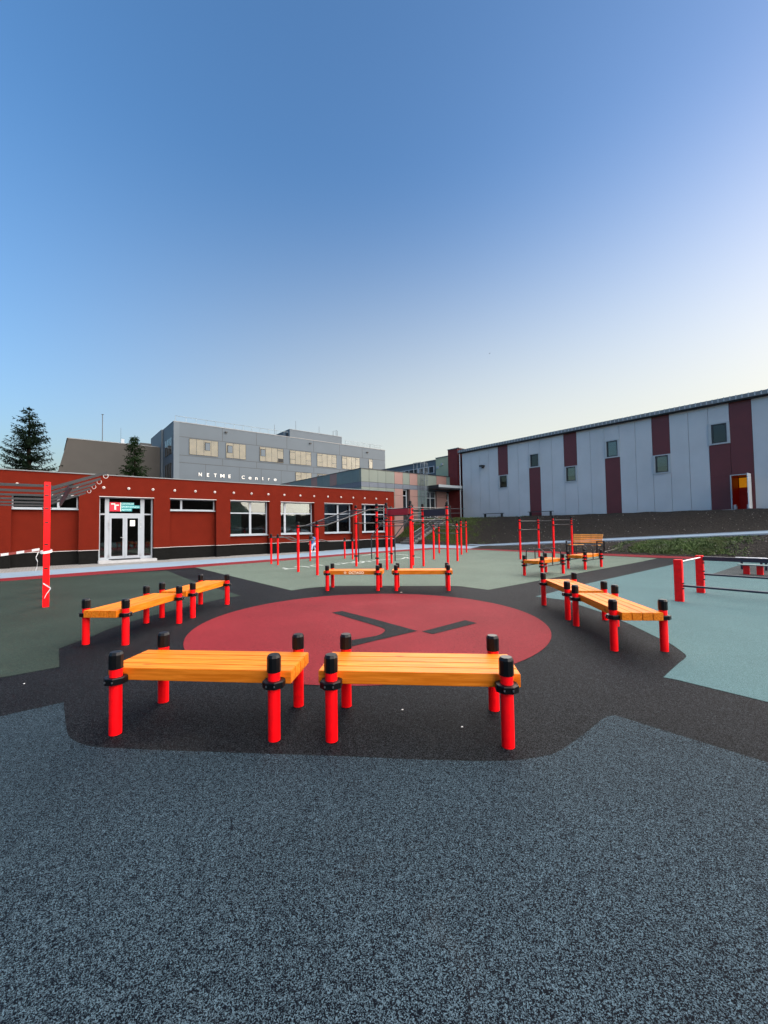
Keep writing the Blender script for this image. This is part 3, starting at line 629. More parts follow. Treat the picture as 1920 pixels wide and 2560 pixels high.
# round wall lights
lx = [-8.4, -7.35, -6.3, -5.23, -4.16, -3.1, -2.03, -.96, .1, 1.16, 2.22, 3.27, 4.36, 5.40, 6.45, 7.50, 8.58, 9.65, 10.72, 11.80, 12.93, 13.96, 15.04, 16.12, 17.17, 18.2, 19.28, 20.33]
l0 = None
for x in lx:
    if l0 is None:
        m = MB(); n = 20
        m.lathe((0, 0, 0), [(.066, 0), (.066, .02), (.052, .035), (.02, .04)], 20)
        m.v = [(vx, -vz, vy) for vx, vy, vz in m.v]
        l0 = m.build('wall_light', 'lamp_disc', rb, smooth=40)
        m = MB(); m.lathe((0, 0, 0), [(.018, .0405), (.018, .046)], 12); m.v = [(vx, -vz, vy) for vx, vy, vz in m.v]
        k0 = m.build('knob', 'dark_grey_metal', l0)
        o = l0
    else:
        o = l0.copy(); COL.objects.link(o); o.parent = rb; kk = k0.copy(); COL.objects.link(kk); kk.parent = o
    o.location = (x-10, 0, 3.70)

# ---------------------------------------------------------------- grey office block behind (four storeys)
TN = 66.0; O = (14.5, TN, 0)
nb = gthing('office_block', 'tall grey panelled office block with pale sunset-tinted blinds and white lettering behind the red building', 'building', 14.5, TN)
SL = 14.5; SR = 54.93; ZT = 17.6
w_ = MB(O).box(SL, SR, TN, TN+15, 0, ZT)
w_.build('wall', 'netme_grey', nb)
MB(O).box(SL-.04, SR+.04, TN-.05, TN+15.04, ZT, ZT+.10).build('parapet', 'roof_metal', nb)
sm = MB(O)
for z in (15.47, 12.70, 11.60): sm.box(SL+.3, SR-.1, TN-.012, TN, z-.03, z+.03)
for s in (21.56, 27.1, 32.59, 37.92, 43.56, 48.99):
    sm.box(s-.025, s+.025, TN-.010, TN, 15.51, ZT); sm.box(s-.025, s+.025, TN-.010, TN, 11.64, 12.66)
for s in (19.0, 24.2, 27.9, 31.5): sm.box(s-.02, s+.02, TN-.010, TN, 8, 11.56)
sm.build('joint', 'netme_seam', nb)
MB(O).box(SL-.012, SL+.75, TN-.06, TN-.011, 0, ZT-.02).build('corner_trim', 'netme_light', nb)
def nwin(a, b, z0, z1, muls, extra=None):
    o = MB(O).box(a, b, TN-.03, TN-.014, z0, z1).build('window', 'netme_blind_sunset', nb)
    f = MB(O); f.box(a-.04, a+.03, TN-.06, TN-.031, z0, z1).box(b-.03, b+.04, TN-.06, TN-.031, z0, z1).box(a+.03, b-.03, TN-.06, TN-.031, z0-.03, z0+.03).box(a+.03, b-.03, TN-.06, TN-.031, z1-.03, z1+.03)
    for x in muls: f.box(x-.025, x+.025, TN-.058, TN-.031, z0+.03, z1-.03)
    for x0, x1, zz in (extra or []): f.box(x0+.025, x1-.025, TN-.057, TN-.031, zz-.035, zz+.035)
    f.build('frame', 'netme_seam', o)
    MB(O).box(a+.03, b-.03, TN-.045, TN-.040, z0+.03, z1-.03).build('pane', 'glass_clear', o)
    return o
def vent(o, a, b, z0, z1):
    MB(O).box(a, b, TN-.075, TN-.062, z0, z1).build('casement', 'dark_gap', o)
    MB(O).box(a+.12, b-.04, TN-.084, TN-.077, z0+.04, z1-.1).build('casement_pane', 'netme_light', o)
z0, z1 = 12.92, 15.34
o = nwin(16.65, 20.85, z0, z1, (17.66, 18.73, 19.8)); vent(o, 18.85, 19.65, 13.75, 15.0)
o = nwin(22.09, 25.26, z0, z1, (23.21, 24.23)); vent(o, 22.25, 23.1, 13.75, 14.95)
o = nwin(27.64, 31.88, z0, z1, (28.68, 29.76, 30.82), [(30.82, 31.88, 15.0)]); vent(o, 27.75, 28.6, 13.75, 14.95)
MB(O).box(30.9, 31.82, TN-.075, TN-.062, 13.0, 13.65).build('casement', 'dark_gap', o)
ex = lambda a, m1, m3, b: [(a, m1, 15.0), (a, m1, 13.75), (m3, b, 15.0), (m3, b, 13.75)]
nwin(33.13, 37.35, z0, z1, (34.18, 35.25, 36.31), ex(33.13, 34.18, 36.31, 37.35))
nwin(38.61, 42.81, z0, z1, (39.66, 40.75, 41.8), ex(38.61, 39.66, 41.8, 42.81))
nwin(44.11, 48.29, z0, z1, (45.17, 46.3, 47.28), ex(44.11, 45.17, 47.28, 48.29))
nwin(50.62, 51.54, z0, z1, (), [(50.62, 51.54, 15.0), (50.62, 51.54, 13.5)])
nwin(34.22, 37.4, 9.1, 11.53, (35.29, 36.33), [(34.22, 35.29, 10.9)])
o = nwin(38.65, 40.75, 9.1, 11.53, (39.8,)); vent(o, 38.75, 39.7, 10.9, 11.4)
# side face with dark strip windows
for zz0, zz1 in ((13.0, 15.5), (9.2, 11.7)):
    o = MB(O).box(SL-.03, SL-.005, TN+1.0, TN+5.4, zz0, zz1).build('window', 'dark_room', nb)
    f = MB(O)
    for k in range(5): f.box(SL-.07, SL-.031, TN+1.0+k*1.1-.05, TN+1.0+k*1.1+.05, zz0, zz1)
    f.build('frame', 'netme_light', o)
    MB(O).box(SL-.05, SL-.045, TN+1.05, TN+5.35, zz0+.02, zz1-.02).build('pane', 'glass', o)
MB(O).box(14.25, SL-.03, TN+7.0, TN+15.5, 0, ZT+.12).build('side_wing', 'netme_grey', nb)
# roof rail
rl = MB(O)
rl.tube([(SL+.3, TN+.3, ZT+.95), (33.0, TN+.3, ZT+.95)], .035, 6).tube([(45.0, TN+.3, ZT+.95), (SR-.6, TN+.3, ZT+.95)], .035, 6).tube([(45.0, TN+.3, ZT+.5), (SR-.6, TN+.3, ZT+.5)], .025, 6)
s = SL+.3
while s < SR:
    if s < 33 or s > 45: rl.tube([(s, TN+.3, ZT+.05), (s, TN+.3, ZT+.95)], .03, 6)
    s += 1.45
rl.build('roof_rail', 'galvanised', nb)
ph = MB(O).box(34.4, 45.8, TN+2.5, TN+10, ZT+.1, 19.15+.55).build('roof_plant_room', 'netme_grey', nb)
MB(O).box(34.35, 45.85, TN+2.45, TN+10.05, 19.7, 19.76).build('roof_edge', 'roof_metal', ph)
MB(O).box(34.37, 34.399, TN+3.2, TN+3.9, 18.0, 19.2).build('door', 'dark_gap', ph)
an = MB(O)
for s, z in ((31.8, 20.3), (36.0, 21.6), (41.0, 21.3), (53.5, 19.2)): an.tube([(s, TN+3.2, 17.6), (s, TN+3.2, z)], .03, 5)
an.tube([(44.2, TN+3.2, 19.5), (44.2, TN+3.2, 20.8), (44.6, TN+3.2, 20.9)], .04, 5).tube([(44.9, TN+3.2, 19.5), (44.9, TN+3.2, 21.1), (45.2, TN+3.2, 20.9), (45.2, TN+3.2, 19.7)], .04, 5)
an.build('roof_mast', 'dark_grey_metal', nb)
for s, z in ((21.9, 16.9), (37.0, 16.9), (50.0, 16.6)):
    MB(O).box(s, s+.35, TN-.35, TN-.01, z, z+.16).build('floodlight', 'dark_grey_metal', nb)
for ch, a, b, z0, z1 in [('N', 17.99, 18.43, 9.72, 10.26), ('E', 19.18, 19.51, 9.72, 10.26), ('T', 20.22, 20.62, 9.72, 10.26), ('M', 21.2, 21.81, 9.72, 10.26), ('E', 22.46, 22.8, 9.72, 10.26), ('C', 24.58, 25.05, 9.72, 10.26),
                        ('e', 25.72, 26.18, 9.72, 10.12), ('n', 26.84, 27.22, 9.72, 10.11), ('t', 28.0, 28.24, 9.72, 10.24), ('r', 29.1, 29.33, 9.72, 10.11), ('e', 30.11, 30.58, 9.72, 10.12)]:
    o = text_mesh('lettering', ch, .75, 'sign_white', nb, bold=.004, depth=.02)
    xs = [v.co.x for v in o.data.vertices]; zz = [v.co.z for v in o.data.vertices]; x0, x1, y0, y1 = min(xs), max(xs), min(zz), max(zz)
    for v in o.data.vertices: v.co.x = (v.co.x-x0)/(x1-x0)*(b-a); v.co.z = (v.co.z-y0)/(y1-y0)*(z1-z0)
    o.location = (a-O[0], -.06, z0)

# dark rendered block left of it
TD = 73.86; O = (8, TD, 0)
db = gthing('windowless_block', 'blank dark grey rendered block with a sloping end wall behind the two spruces', 'building', 8, TD)
MB(O).add([(x, y, z) for y in (TD, TD+12) for x, z in ((-.9, 0), (14.9, 0), (14.9, 14.95), (2.44, 14.95))], [(0, 1, 2, 3), (7, 6, 5, 4), (0, 4, 5, 1), (1, 5, 6, 2), (2, 6, 7, 3), (3, 7, 4, 0)]).build('wall', 'dark_render', db)
MB(O).box(2.3, 14.0, TD-.06, TD+12, 14.95, 15.05).build('roof_edge', 'roof_metal', db)
MB(O).box(9.0, 9.45, TD+1, TD+1.5, 15.05, 15.9).build('chimney', 'white_frame', db)
MB(O).box(11.6, 13.2, TD+1, TD+1.8, 15.05, 15.6).build('roof_unit', 'dark_grey_metal', db)
MB(O).tube([(6.6, TD+1, 14.9), (6.6, TD+1, 19.3)], .05, 6).tube([(6.45, TD+1, 19.3), (6.75, TD+1, 19.3)], .05, 5).build('mast', 'dark_grey_metal', db)
MB(O).tube([(9.0, TD+1.2, 15.5), (9.0, TD+1.2, 17.6)], .02, 5).build('mast', 'dark_grey_metal', db)

# ---------------------------------------------------------------- pastel panelled building
TP_, SP, ZP = 29.9, 22.03, 6.88; O = (28, TP_, 0)
pb = gthing('pastel_building', 'low building clad in pale green and pink panels with canopy and roof ladder', 'building', 28, TP_)
cs = [22.03, 22.94, 23.97, 24.94, 26.02, 27.1, 28.03, 29.1, 30.42, 31.9, 33.44, 34.86]
MB(O).box(22.1, 34.8, TP_+.32, TP_+22, 0, ZP-.05).build('core_wall', 'dark_gap', pb)
upc = ['green', 'green', 'green', 'green', 'pink', 'teal', 'pink', None, 'teal', 'pink', 'teal']
upc = ['panel_green', 'panel_green', 'panel_green', 'panel_green', 'panel_pink', 'panel_green', 'panel_pink', 'panel_green', 'panel_green', 'panel_pink', 'panel_teal']
loc_ = ['panel_green', 'panel_green', 'panel_green', 'panel_green', 'panel_pink', None, 'panel_pink', 'panel_teal', None, 'panel_pink', None]
g = .012
for i in range(11):
    a, b = cs[i]+g, cs[i+1]-g
    MB(O).box(a, b, TP_, TP_+.30, 5.72, ZP).build('wall_panel', upc[i], pb)
    MB(O).box(a, b, TP_, TP_+.30, 5.26, 5.70).build('band_panel', 'panel_blue', pb)
    if loc_[i]:
        MB(O).box(a, b, TP_, TP_+.30, 4.60, 5.24).build('wall_panel', loc_[i], pb); MB(O).box(a, b, TP_, TP_+.30, 0, 4.58).build('wall_panel', loc_[i], pb)
for k in range(15):
    a, b = TP_+.31+k*1.25, TP_+.31+(k+1)*1.25-.02
    c = 'panel_pink' if k in (3, 6, 11) else 'panel_teal'
    MB(O).box(SP+.0, SP+.09, a, b, 5.72, ZP).build('wall_panel', c, pb); MB(O).box(SP, SP+.09, a, b, 5.26, 5.70).build('band_panel', 'panel_blue', pb); MB(O).box(SP, SP+.09, a, b, 0, 5.24).build('wall_panel', c, pb)
MB(O).box(SP-.03, 34.9, TP_-.04, TP_+22, ZP, ZP+.06).build('roof_edge', 'dark_grey_metal', pb)
MB(O).box(34.74, 34.88, TP_-.02, TP_-.001, 2.3, ZP).build('corner_post', 'hall_trim', pb)
window(pb, O, 27.12, 27.75, 3.2, 5.22, TP_+.2, mull=[], trans=[4.62], fw=.08)
window(pb, O, 33.46, 33.9, 2.8, 5.1, TP_+.2, trans=[4.35], fw=.09)
window(pb, O, 33.95, 34.72, 2.4, 5.1, TP_+.22, frame='hall_trim', glass='glass', fw=.2)
window(pb, O, 30.45, 31.88, 2.4, 5.2, TP_+.2, mull=[(31.1, .14)], trans=[4.5], fw=.1, frame='hall_trim')
o = MB(O).box(30.5, 34.75, TP_-1.6, TP_-.001, 5.36, 5.74).build('canopy', 'dark_grey_metal', pb)
MB(O).box(30.48, 34.77, TP_-1.63, TP_-1.602, 5.5, 5.76).build('canopy_edge', 'hall_trim', o)
# caged roof ladder
ld = MB(O)
for s in (29.35, 29.85): ld.tube([(s, TP_-.25, 2.3), (s, TP_-.25, 8.1), (s, TP_+.8, 8.1), (s, TP_+.8, 6.9)], .035, 6)
z = 2.6
while z < 7: ld.tube([(29.35, TP_-.25, z), (29.85, TP_-.25, z)], .018, 6); z += .3
ld.build('roof_ladder', 'galvanised', pb)
cg = MB(O)
for z in (4.6, 5.4, 6.2, 7.0, 7.9):
    cg.tube([(29.6+.42*math.cos(a), TP_-.35-.5*math.sin(a), z) for a in [math.pi*k/10 for k in range(11)]], .022, 6)
for a in (.2, .35, .5, .65, .8):
    cg.tube([(29.6+.42*math.cos(a*math.pi), TP_-.35-.5*math.sin(a*math.pi), 4.6), (29.6+.42*math.cos(a*math.pi), TP_-.35-.5*math.sin(a*math.pi), 7.9)], .018, 6)
cg.build('ladder_cage', 'galvanised', pb)
gw = MB(O).box(28.1, 29.25, TP_-.2, TP_-.13, 5.3, 5.33); 
# pale rail of the entrance landing
MB(O).tube([(31.5, TP_-2.0, 2.3), (31.5, TP_-2.0, 3.3), (34.6, TP_-2.0, 3.35), (34.6, TP_-2.0, 2.3)], .025, 6).tube([(31.5, TP_-2.0, 2.85), (34.6, TP_-2.0, 2.9)], .02, 6).build('landing_rail', 'galvanised', pb)

# far wing behind
O = (37, 33, 0)
fw_ = gthing('far_wing', 'blue grey wing with ribbon windows and mint green end beyond the pastel building', 'building', 37, 33)
MB(O).box(37, 47, 34.75, 75, 0, 9.66).build('wall', 'netme_light', fw_)
MB(O).box(36.97, 47, 31.0, 34.7, 0, 9.86).build('end_wall', 'mint_render', fw_)
MB(O).box(36.9, 47, 34.75, 75, 9.66, 9.74).box(36.9, 47, 30.95, 34.74, 9.86, 9.94).build('roof_edge', 'roof_metal', fw_)
window(fw_, O, 35.0, 62.0, 8.1, 9.0, 36.9, mull=[(35.0+.9*k, .12 if k % 3 else .3) for k in range(1, 30)], swap=True, fw=.08, glass='dark_room', d=.09)
MB(O).box(36.8, 36.968, 33.5, 33.75, 8.9, 9.15).build('floodlight', 'white_frame', fw_)
MB(O).box(36.88, 36.968, 34.2, 34.5, 8.55, 8.85).build('vent_box', 'hall_trim', fw_)

# ---------------------------------------------------------------- sports hall on the bank
SH, ZB, ZE = 34.0, 2.33, 9.20; O = (SH, 10, 2.3)
hb = gthing('sports_hall', 'large grey panel clad sports hall with maroon stripes and small windows standing on the bank', 'building', SH, 10, 2.3)
PITCHP = 1.098; t_first = 27.97
MB(O).box(SH+.13, SH+3, -8, 5.1, 0, ZE).box(SH+.13, SH+3, 6.3, 28.2, 0, ZE).box(SH+.13, SH+3, 5.1, 6.3, 4.7, ZE).box(SH+3, SH+24, -8, 28.2, 0, ZE).build('core_wall', 'dark_gap', hb)
tb = [28.12] + [26.97-PITCHP*k for k in range(40)]
wins = {3: (6.40, 5.06, 'above'), 7: (7.98, 6.66, 'below'), 10: (6.42, 5.07, 'above'), 13: (8.03, 6.66, 'below'), 16: (6.42, 5.07, 'above'), 19: (8.04, 6.64, 'below')}
# index i spans tb[i+1]..tb[i]
def idx(tc):
    for i in range(len(tb)-1):
        if tb[i+1] < tc < tb[i]: return i
WI = {idx(23.1): (6.38, 5.08, 'a'), idx(19.75): (7.97, 6.70, 'b'), idx(16.42): (6.42, 5.07, 'a'), idx(13.1): (8.05, 6.66, 'b'), idx(9.85): (6.42, 5.06, 'a'), idx(6.6): (8.04, 6.62, 'b'), idx(5.5): (None, None, 'd'),
      idx(.2): (6.42, 5.06, 'a'), idx(-3.1): (8.04, 6.62, 'b')}
DZ = 4.55
for i in range(len(tb)-1):
    a, b = tb[i+1]+.009, tb[i]-.009
    if a < -8: break
    k = WI.get(i)
    def pn(z0, z1, m, a_=a, b_=b, dep=.12): MB(O).box(SH, SH+dep, a_, b_, z0, z1).build('wall_panel', m, hb)
    if k is None: pn(ZB, ZE, 'hall_panel'); continue
    zt, zb, ty = k
    if ty == 'a': pn(zt, ZE, 'hall_maroon'); pn(ZB, zb, 'hall_panel')
    elif ty == 'b':
        pn(zt, ZE, 'hall_panel')
        if i == idx(6.6): pn(DZ, zb, 'hall_maroon'); pn(ZB, DZ-.005, 'hall_maroon', 6.19, b)
        else: pn(ZB, zb, 'hall_maroon')
    else:
        pn(DZ, ZE, 'hall_maroon'); pn(ZB, DZ-.005, 'hall_maroon', a, 5.22)
        continue
    f = MB(O); fr = .14
    f.box(SH-.03, SH+.1, a-.02, a+fr, zb, zt).box(SH-.03, SH+.1, b-fr, b+.02, zb, zt).box(SH-.03, SH+.1, a+fr, b-fr, zt-.07, zt).box(SH-.05, SH+.1, a+fr, b-fr, zb, zb+.09)
    wn = MB(O).box(SH+.06, SH+.07, a+fr, b-fr, zb+.09, zt-.07).build('window', 'glass' if i in (idx(13.1), idx(9.85), idx(16.42)) else 'glass_dark', hb)
    f.build('surround', 'hall_trim', wn)
    f = MB(O); x0, x1, y0, y1 = a+fr, b-fr, zb+.09, zt-.07
    f.box(SH+.0, SH+.055, x0, x0+.07, y0, y1).box(SH+.0, SH+.055, x1-.09, x1, y0, y1).box(SH, SH+.055, x0+.07, x1-.09, y0, y0+.07).box(SH, SH+.055, x0+.07, x1-.09, y1-.06, y1)
    f.build('frame', 'dark_grey_metal', wn)
    if i in (idx(13.1), idx(9.85), idx(16.42)): MB(O).box(SH+.09, SH+.1, x0+.1, x1-.1, y0+(.05 if i == idx(13.1) else .45), y1-.1).build('blind_and_sheen', 'blind_grey', wn)
# base strip, eaves, roof
MB(O).box(SH+.02, SH+.11, -8, 28.1, 2.1, ZB-.01).build('base_strip', 'kerb_stone', hb)
MB(O).box(SH-.25, SH+24.2, -8, 28.4, ZE+.0, ZE+.08).build('soffit', 'dark_gap', hb)
ro = MB(O); prof = [(SH-.32, ZE+.085), (SH-.32, ZE+.34), (SH+12, ZE+.9), (SH+24.3, ZE+.34), (SH+24.3, ZE+.085)]
ro.prof([(p[0], p[1]) for p in prof], -8, 28.45)
ro.build('roof', 'roof_metal', hb)
ru = MB(O)
for k in range(120): ru.box(SH-.33, SH-.321, 28.2-k*.3-.06, 28.2-k*.3, ZE+.1, ZE+.36)
ru.build('roof_sheet_ribs', 'hall_trim', hb)
MB(O).box(SH-.0, SH+10, 28.75, 30.1, 1.9, 9.85).build('end_wall', 'hall_red', hb)
MB(O).box(SH-.06, SH+10, 28.5, 30.15, 9.85, 9.92).build('end_roof_edge', 'roof_metal', hb)
MB(O).tube([(SH-.12, 28.35, 2.2), (SH-.12, 28.35, ZE+.1)], .06, 10).build('downpipe', 'white_frame', hb)
MB(O).box(SH-.45, SH-.02, 25.25, 25.6, 7.42, 7.6).box(SH-.2, SH-.02, 25.35, 25.5, 7.3, 7.42).build('floodlight', 'dark_grey_metal', hb)
# open doorway and its corridor
rm = MB(O)
rm.box(SH+2.4, SH+2.5, 5.0, 6.6, ZB, 3.9).box(SH+.14, SH+2.4, 6.2, 6.3, ZB, DZ+.1).box(SH+.14, SH+2.4, 5.1, 5.2, ZB, DZ+.1).box(SH+.14, SH+2.4, 5.2, 6.2, ZB-.05, ZB)
rm.box(SH+.14, SH+2.4, 5.2, 6.2, DZ+.02, DZ+.1)
rm.build('corridor', 'corridor_red_glow', hb)
cur = MB(O)
cur.box(SH+2.3, SH+2.34, 5.75, 6.15, 3.85, 4.5).box(SH+2.3, SH+2.34, 5.22, 5.6, 3.85, 4.5)
cur.build('curtain', 'curtain_orange_glow', hb)
for nm_, cc, ss in (('curtain_orange_glow', (.75, .30, .01), .05), ('corridor_red_glow', (.5, .01, .0), .006)):  # curtain and corridor glow faintly in place of the indoor light
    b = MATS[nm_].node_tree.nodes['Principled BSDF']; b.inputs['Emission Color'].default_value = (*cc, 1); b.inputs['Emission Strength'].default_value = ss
df = MB(O).box(SH-.02, SH+.14, 6.14, 6.20, ZB, DZ).box(SH-.02, SH+.14, 5.2, 6.14, DZ-.05, DZ).build('door_frame', 'hall_trim', hb)
dl = MB(O).box(SH-.95, SH-.03, 5.17, 5.22, ZB+.03, DZ-.03).build('door', 'door_white', hb)
MB(O).tube([(SH-.85, 5.25, 3.35), (SH-.72, 5.25, 3.35)], .015, 6).build('handle', 'steel', dl)
MB(O).box(SH-.7, SH+.12, 4.95, 6.8, 2.15, ZB-.005).build('door_step', 'kerb_stone', hb)
for i, t in enumerate((6.02, 5.36)):
    r = gthing('door_stop_sack', ['pale lumpy sack at the left side of the open hall doorway', 'pale lumpy sack beside the white open hall door'][i], 'sack', SH+.1, t, ZB)
    m = MB(); m.lathe((0, 0, 0), [(.05, 0), (.10, .03), (.11, .12), (.08, .22), (.09, .26), (.04, .31)], 10)
    m.v = [(x+.02*math.sin(z*30), y+.015*math.cos(z*25), z) for x, y, z in m.v]
    m.build('bag', 'pale_pink', r, smooth=60)

# ---------------------------------------------------------------- street furniture: wooden benches between posts
def post(parent, x, y, h, r=.045, cap=True, collars=(), sq=.0):
    o = MB().lathe((x, y, 0), [(r, -.02), (r, h-.11)], 24).build('post', 'red_paint', parent, smooth=40)
    rc = r*1.14; q = math.pi/8
    MB().lathe((x, y, h-.125), [(rc, 0), (rc, .105), (rc*.80, .125)], 8 if cap == 8 else 10, q).build('cap', 'black_plastic', o)
    for z in collars:
        MB().lathe((x, y, z-.025), [(r*1.02, 0), (r*1.85, .001), (r*1.85, .044), (r*1.75, .05), (r*1.02, .05)], 8, q).build('collar', 'black_plastic', o)
        bo = MB()
        for sx in (-.03, .03):
            for sy in (-1, 1):
                bo.lathe((x+sx, y+sy*r*1.70, z-.006), [(.006, 0), (.006, .012)], 8)
        bo.build('bolt', 'steel', o)
    return o
def seat(parent, L=1.48, W=.475, zt=.48, th=.095):
    m = MB(); n = 4; bw_ = W/n
    for i in range(n):
        y0 = -W/2 + i*bw_ + .002; m.box(-L/2, L/2, y0, y0+bw_-.004, zt-th, zt)
    return m.build('seat', 'stained_pine', parent, bevel=.004)
def bench(name, label, loc, rz, hoops=False):
    t = thing(name, label, 'bench', (*loc, 0), rz, 'wooden benches held between red posts')
    L2, W2 = .63, .29
    seat(t, zt=.48)
    for sx in (-1, 1):
        for sy in (-1, 1): post(t, sx*L2, sy*W2, .62, collars=(.41,) + ((.31,) if hoops else ()))
    bp = MB()
    for sx in (-1, 1): bp.box(sx*L2-.03, sx*L2+.03, -.24, .24, .372, .3835)
    bp.build('seat_bracket', 'black_metal', t)
    if hoops:
        for sy in (-1, 1): MB().tube([(-.60, sy*.29, .31), (.60, sy*.29, .31)], .017, 10).build('side_bar', 'black_metal', t, smooth=50)
        for x in (-.5, .0, .5):
            a = []
            for k in range(7): th = math.pi/2*k/6; a.append((x, -.29+.09-.09*math.cos(th), .70+.09*math.sin(th)))
            a = [(x, -.29, .31)] + a + [(p[0], -p[1], p[2]) for p in a[::-1]] + [(x, .29, .31)]
            MB().tube(a, .016, 10).build('hoop', 'black_metal', t, smooth=50)
    return t
def rect(pts):      # near-left, near-right, far-left -> centre and angle of the long axis
    pass
BN = [  # centre x, y, angle, label
    (((-2.10, 3.22), (-.82, 3.09), (-2.05, 3.80)), 'orange wooden bench on red posts nearest the camera, left of the front pair'),
    (((-.41, 3.07), (.85, 2.95), (-.35, 3.63)), 'orange wooden bench on red posts nearest the camera, right of the front pair'),
    (((-4.14, 5.73), (-4.03, 7.00), (-3.59, 5.69)), 'nearer of the two wooden benches left of the red circle'),
    (((-3.99, 7.41), (-3.86, 8.66), (-3.40, 7.32)), 'farther of the two wooden benches left of the red circle'),
    (((2.79, 5.09), (2.91, 6.36), (3.38, 5.06)), 'nearer of the two wooden benches right of the red circle'),
    (((2.97, 6.79), (3.06, 7.99), (3.54, 6.75)), 'farther of the two wooden benches right of the red circle'),
    (((-1.45, 10.26), (-.16, 10.13), (-1.40, 10.84)), 'wooden bench with pale lettering on its front beam, behind the red circle'),
    (((.25, 10.09), (1.54, 9.96), (.31, 10.70)), 'plain wooden bench behind the red circle, right of the lettered one')]
first = None
for (pa_, pb_, pc_), lab in BN:
    A, B, Cc = Vector(pa_), Vector(pb_), Vector(pc_)
    d = (B-A).normalized(); n = Vector((-d.y, d.x)); sgn = 1 if (Cc-A).dot(n) > 0 else -1
    ctr = (A+B)/2 + n*sgn*.29; rz = math.atan2(d.y, d.x)
    lettered = 'lettering' in lab
    if first is None: first = bench('post_bench', lab, ctr, rz); o = first
    else: o = copy_tree(first, (ctr.x, ctr.y, 0), rz, lab)
    if lettered:
        so = [c for c in o.children if c.name.startswith('seat') and 'bracket' not in c.name][0]
        tm = text_mesh('lettering', 'OCTAGO', .085, 'wood_mark', so, bold=.002, space=1.05)
        tm.location = (-.10, -.2385, .403)
        rg = MB(); oc = [(.03*math.cos(math.pi/8+k*math.pi/4), .03*math.sin(math.pi/8+k*math.pi/4)) for k in range(8)]; ic = [(x*.6, z*.6) for x, z in oc]
        for k in range(8):
            j = (k+1) % 8
            vs = [(x-.19, y, z+.433) for y in (-.2415, -.237) for x, z in (oc[k], oc[j], ic[j], ic[k])]
            rg.add(vs, [(0, 1, 2, 3), (7, 6, 5, 4), (0, 4, 5, 1), (1, 5, 6, 2), (2, 6, 7, 3), (3, 7, 4, 0)])
        rg.build('logo', 'wood_mark', so)
b1 = bench('hoop_bench', 'wooden bench with black hoops over it, nearer of the two beside the pull-up bars', Q(12.0, 6.78), GRZ, hoops=True)
b1['group'] = 'wooden benches with black hoops'
copy_tree(b1, (*Q(14.8, 6.80), 0), GRZ, 'wooden bench with black hoops over it, the one in front of the slatted bench')

# ---------------------------------------------------------------- fitness rigs (all on the site grid)
def tb_(parent, name, pts, r, m='black_metal', O=(0, 0, 0), seg=10):
    return MB(O).tube(pts, r, seg).build(name, m, parent, smooth=50)
# climbing rig with ladders and boards
ZR = 2.43
rg1 = gthing('climbing_rig', 'tall red post climbing rig with black bars, ladders and two name boards', 'climbing frame', 10.5, 11.8)
off = (10.5, 11.8)
RP = {'e': (9.6, 13.43), 'f': (9.58, 12.06), 'g': (9.58, 11.5), 'i': (9.6, 10.24), 'h': (11.42, 13.4), 'j': (11.4, 12.05), 'k': (11.42, 11.48), 'n': (11.4, 10.2)}
CO = {'e': (2.25, 1.72, .42), 'f': (2.26, 2.16, 1.92, 1.72, .40), 'g': (2.27, 2.0, 1.86, 1.76), 'i': (2.28, 2.2, 1.95, 1.78), 'h': (2.25, .42), 'j': (2.22, 2.06, 1.76, .38), 'k': (2.26, 2.16, 1.95, 1.70), 'n': (2.30, 2.2, 1.95, 1.78)}
for k, (s, t) in RP.items(): post(rg1, s-off[0], t-off[1], ZR, collars=CO[k])
def bar(p, q, z, r=.017, z2=None, m='black_metal', nm='bar', par=rg1, of=off):
    return tb_(par, nm, [(p[0]-of[0], p[1]-of[1], z), (q[0]-of[0], q[1]-of[1], z if z2 is None else z2)], r, m)
for p, q, zz in (('e', 'f', (2.22,)), ('h', 'j', (2.22, 1.72)), ('e', 'h', (2.25, 1.72)), ('f', 'j', (2.26,)), ('g', 'k', (1.76,)), ('i', 'n', (1.78, 2.2)), ('g', 'i', (1.76, 2.19, 1.95)), ('k', 'n', (1.76, 2.19, 1.95)),
                 ('j', 'k', (2.2, 2.06, 1.92, 1.78, 1.64)), ('f', 'g', (1.92, 1.78, 1.64))):
    for z in zz: bar(RP[p], RP[q], z)
bx = lambda s0, s1, t0, t1, z0, z1, nm, m: MB((off[0], off[1], 0)).box(s0, s1, t0, t1, z0, z1).build(nm, m, rg1)
bx(9.565, 9.595, 10.32, 11.42, 1.965, 2.175, 'name_board', 'board_red'); bx(11.395, 11.425, 10.28, 11.40, 1.965, 2.175, 'name_board', 'board_navy')
for s0, s1, sm_ in ((9.5, 8.78, -1), (11.5, 12.0, 1)):      # hanging outward ladders
    zt, zm, zb = (2.32, 1.93, 1.24) if sm_ < 0 else (2.3, 1.9, 1.27)
    for t in (10.12, 11.36):
        pts = [(s0-off[0], t-off[1], zt), (s0-off[0], t-off[1], zm), (s1-off[0], t-off[1], zb)]
        if sm_ < 0: pts.append((s1-off[0], t-off[1], .45))
        tb_(rg1, 'ladder_rail', pts, .02)
    for k in ((1.0, .5) if sm_ < 0 else (1.0, .45)):
        sx = s0+(s1-s0)*k; z = zm+(zb-zm)*k
        bar((sx, 10.12), (sx, 11.36), z, .015, nm='rung')
bar((9.72, 13.43), (9.72, 13.43), 2.0, .02, .18, nm='grab_pole'); bar((9.60, 13.43), (9.72, 13.43), .42, .015); bar((9.60, 13.43), (9.72, 13.43), 1.95, .015)
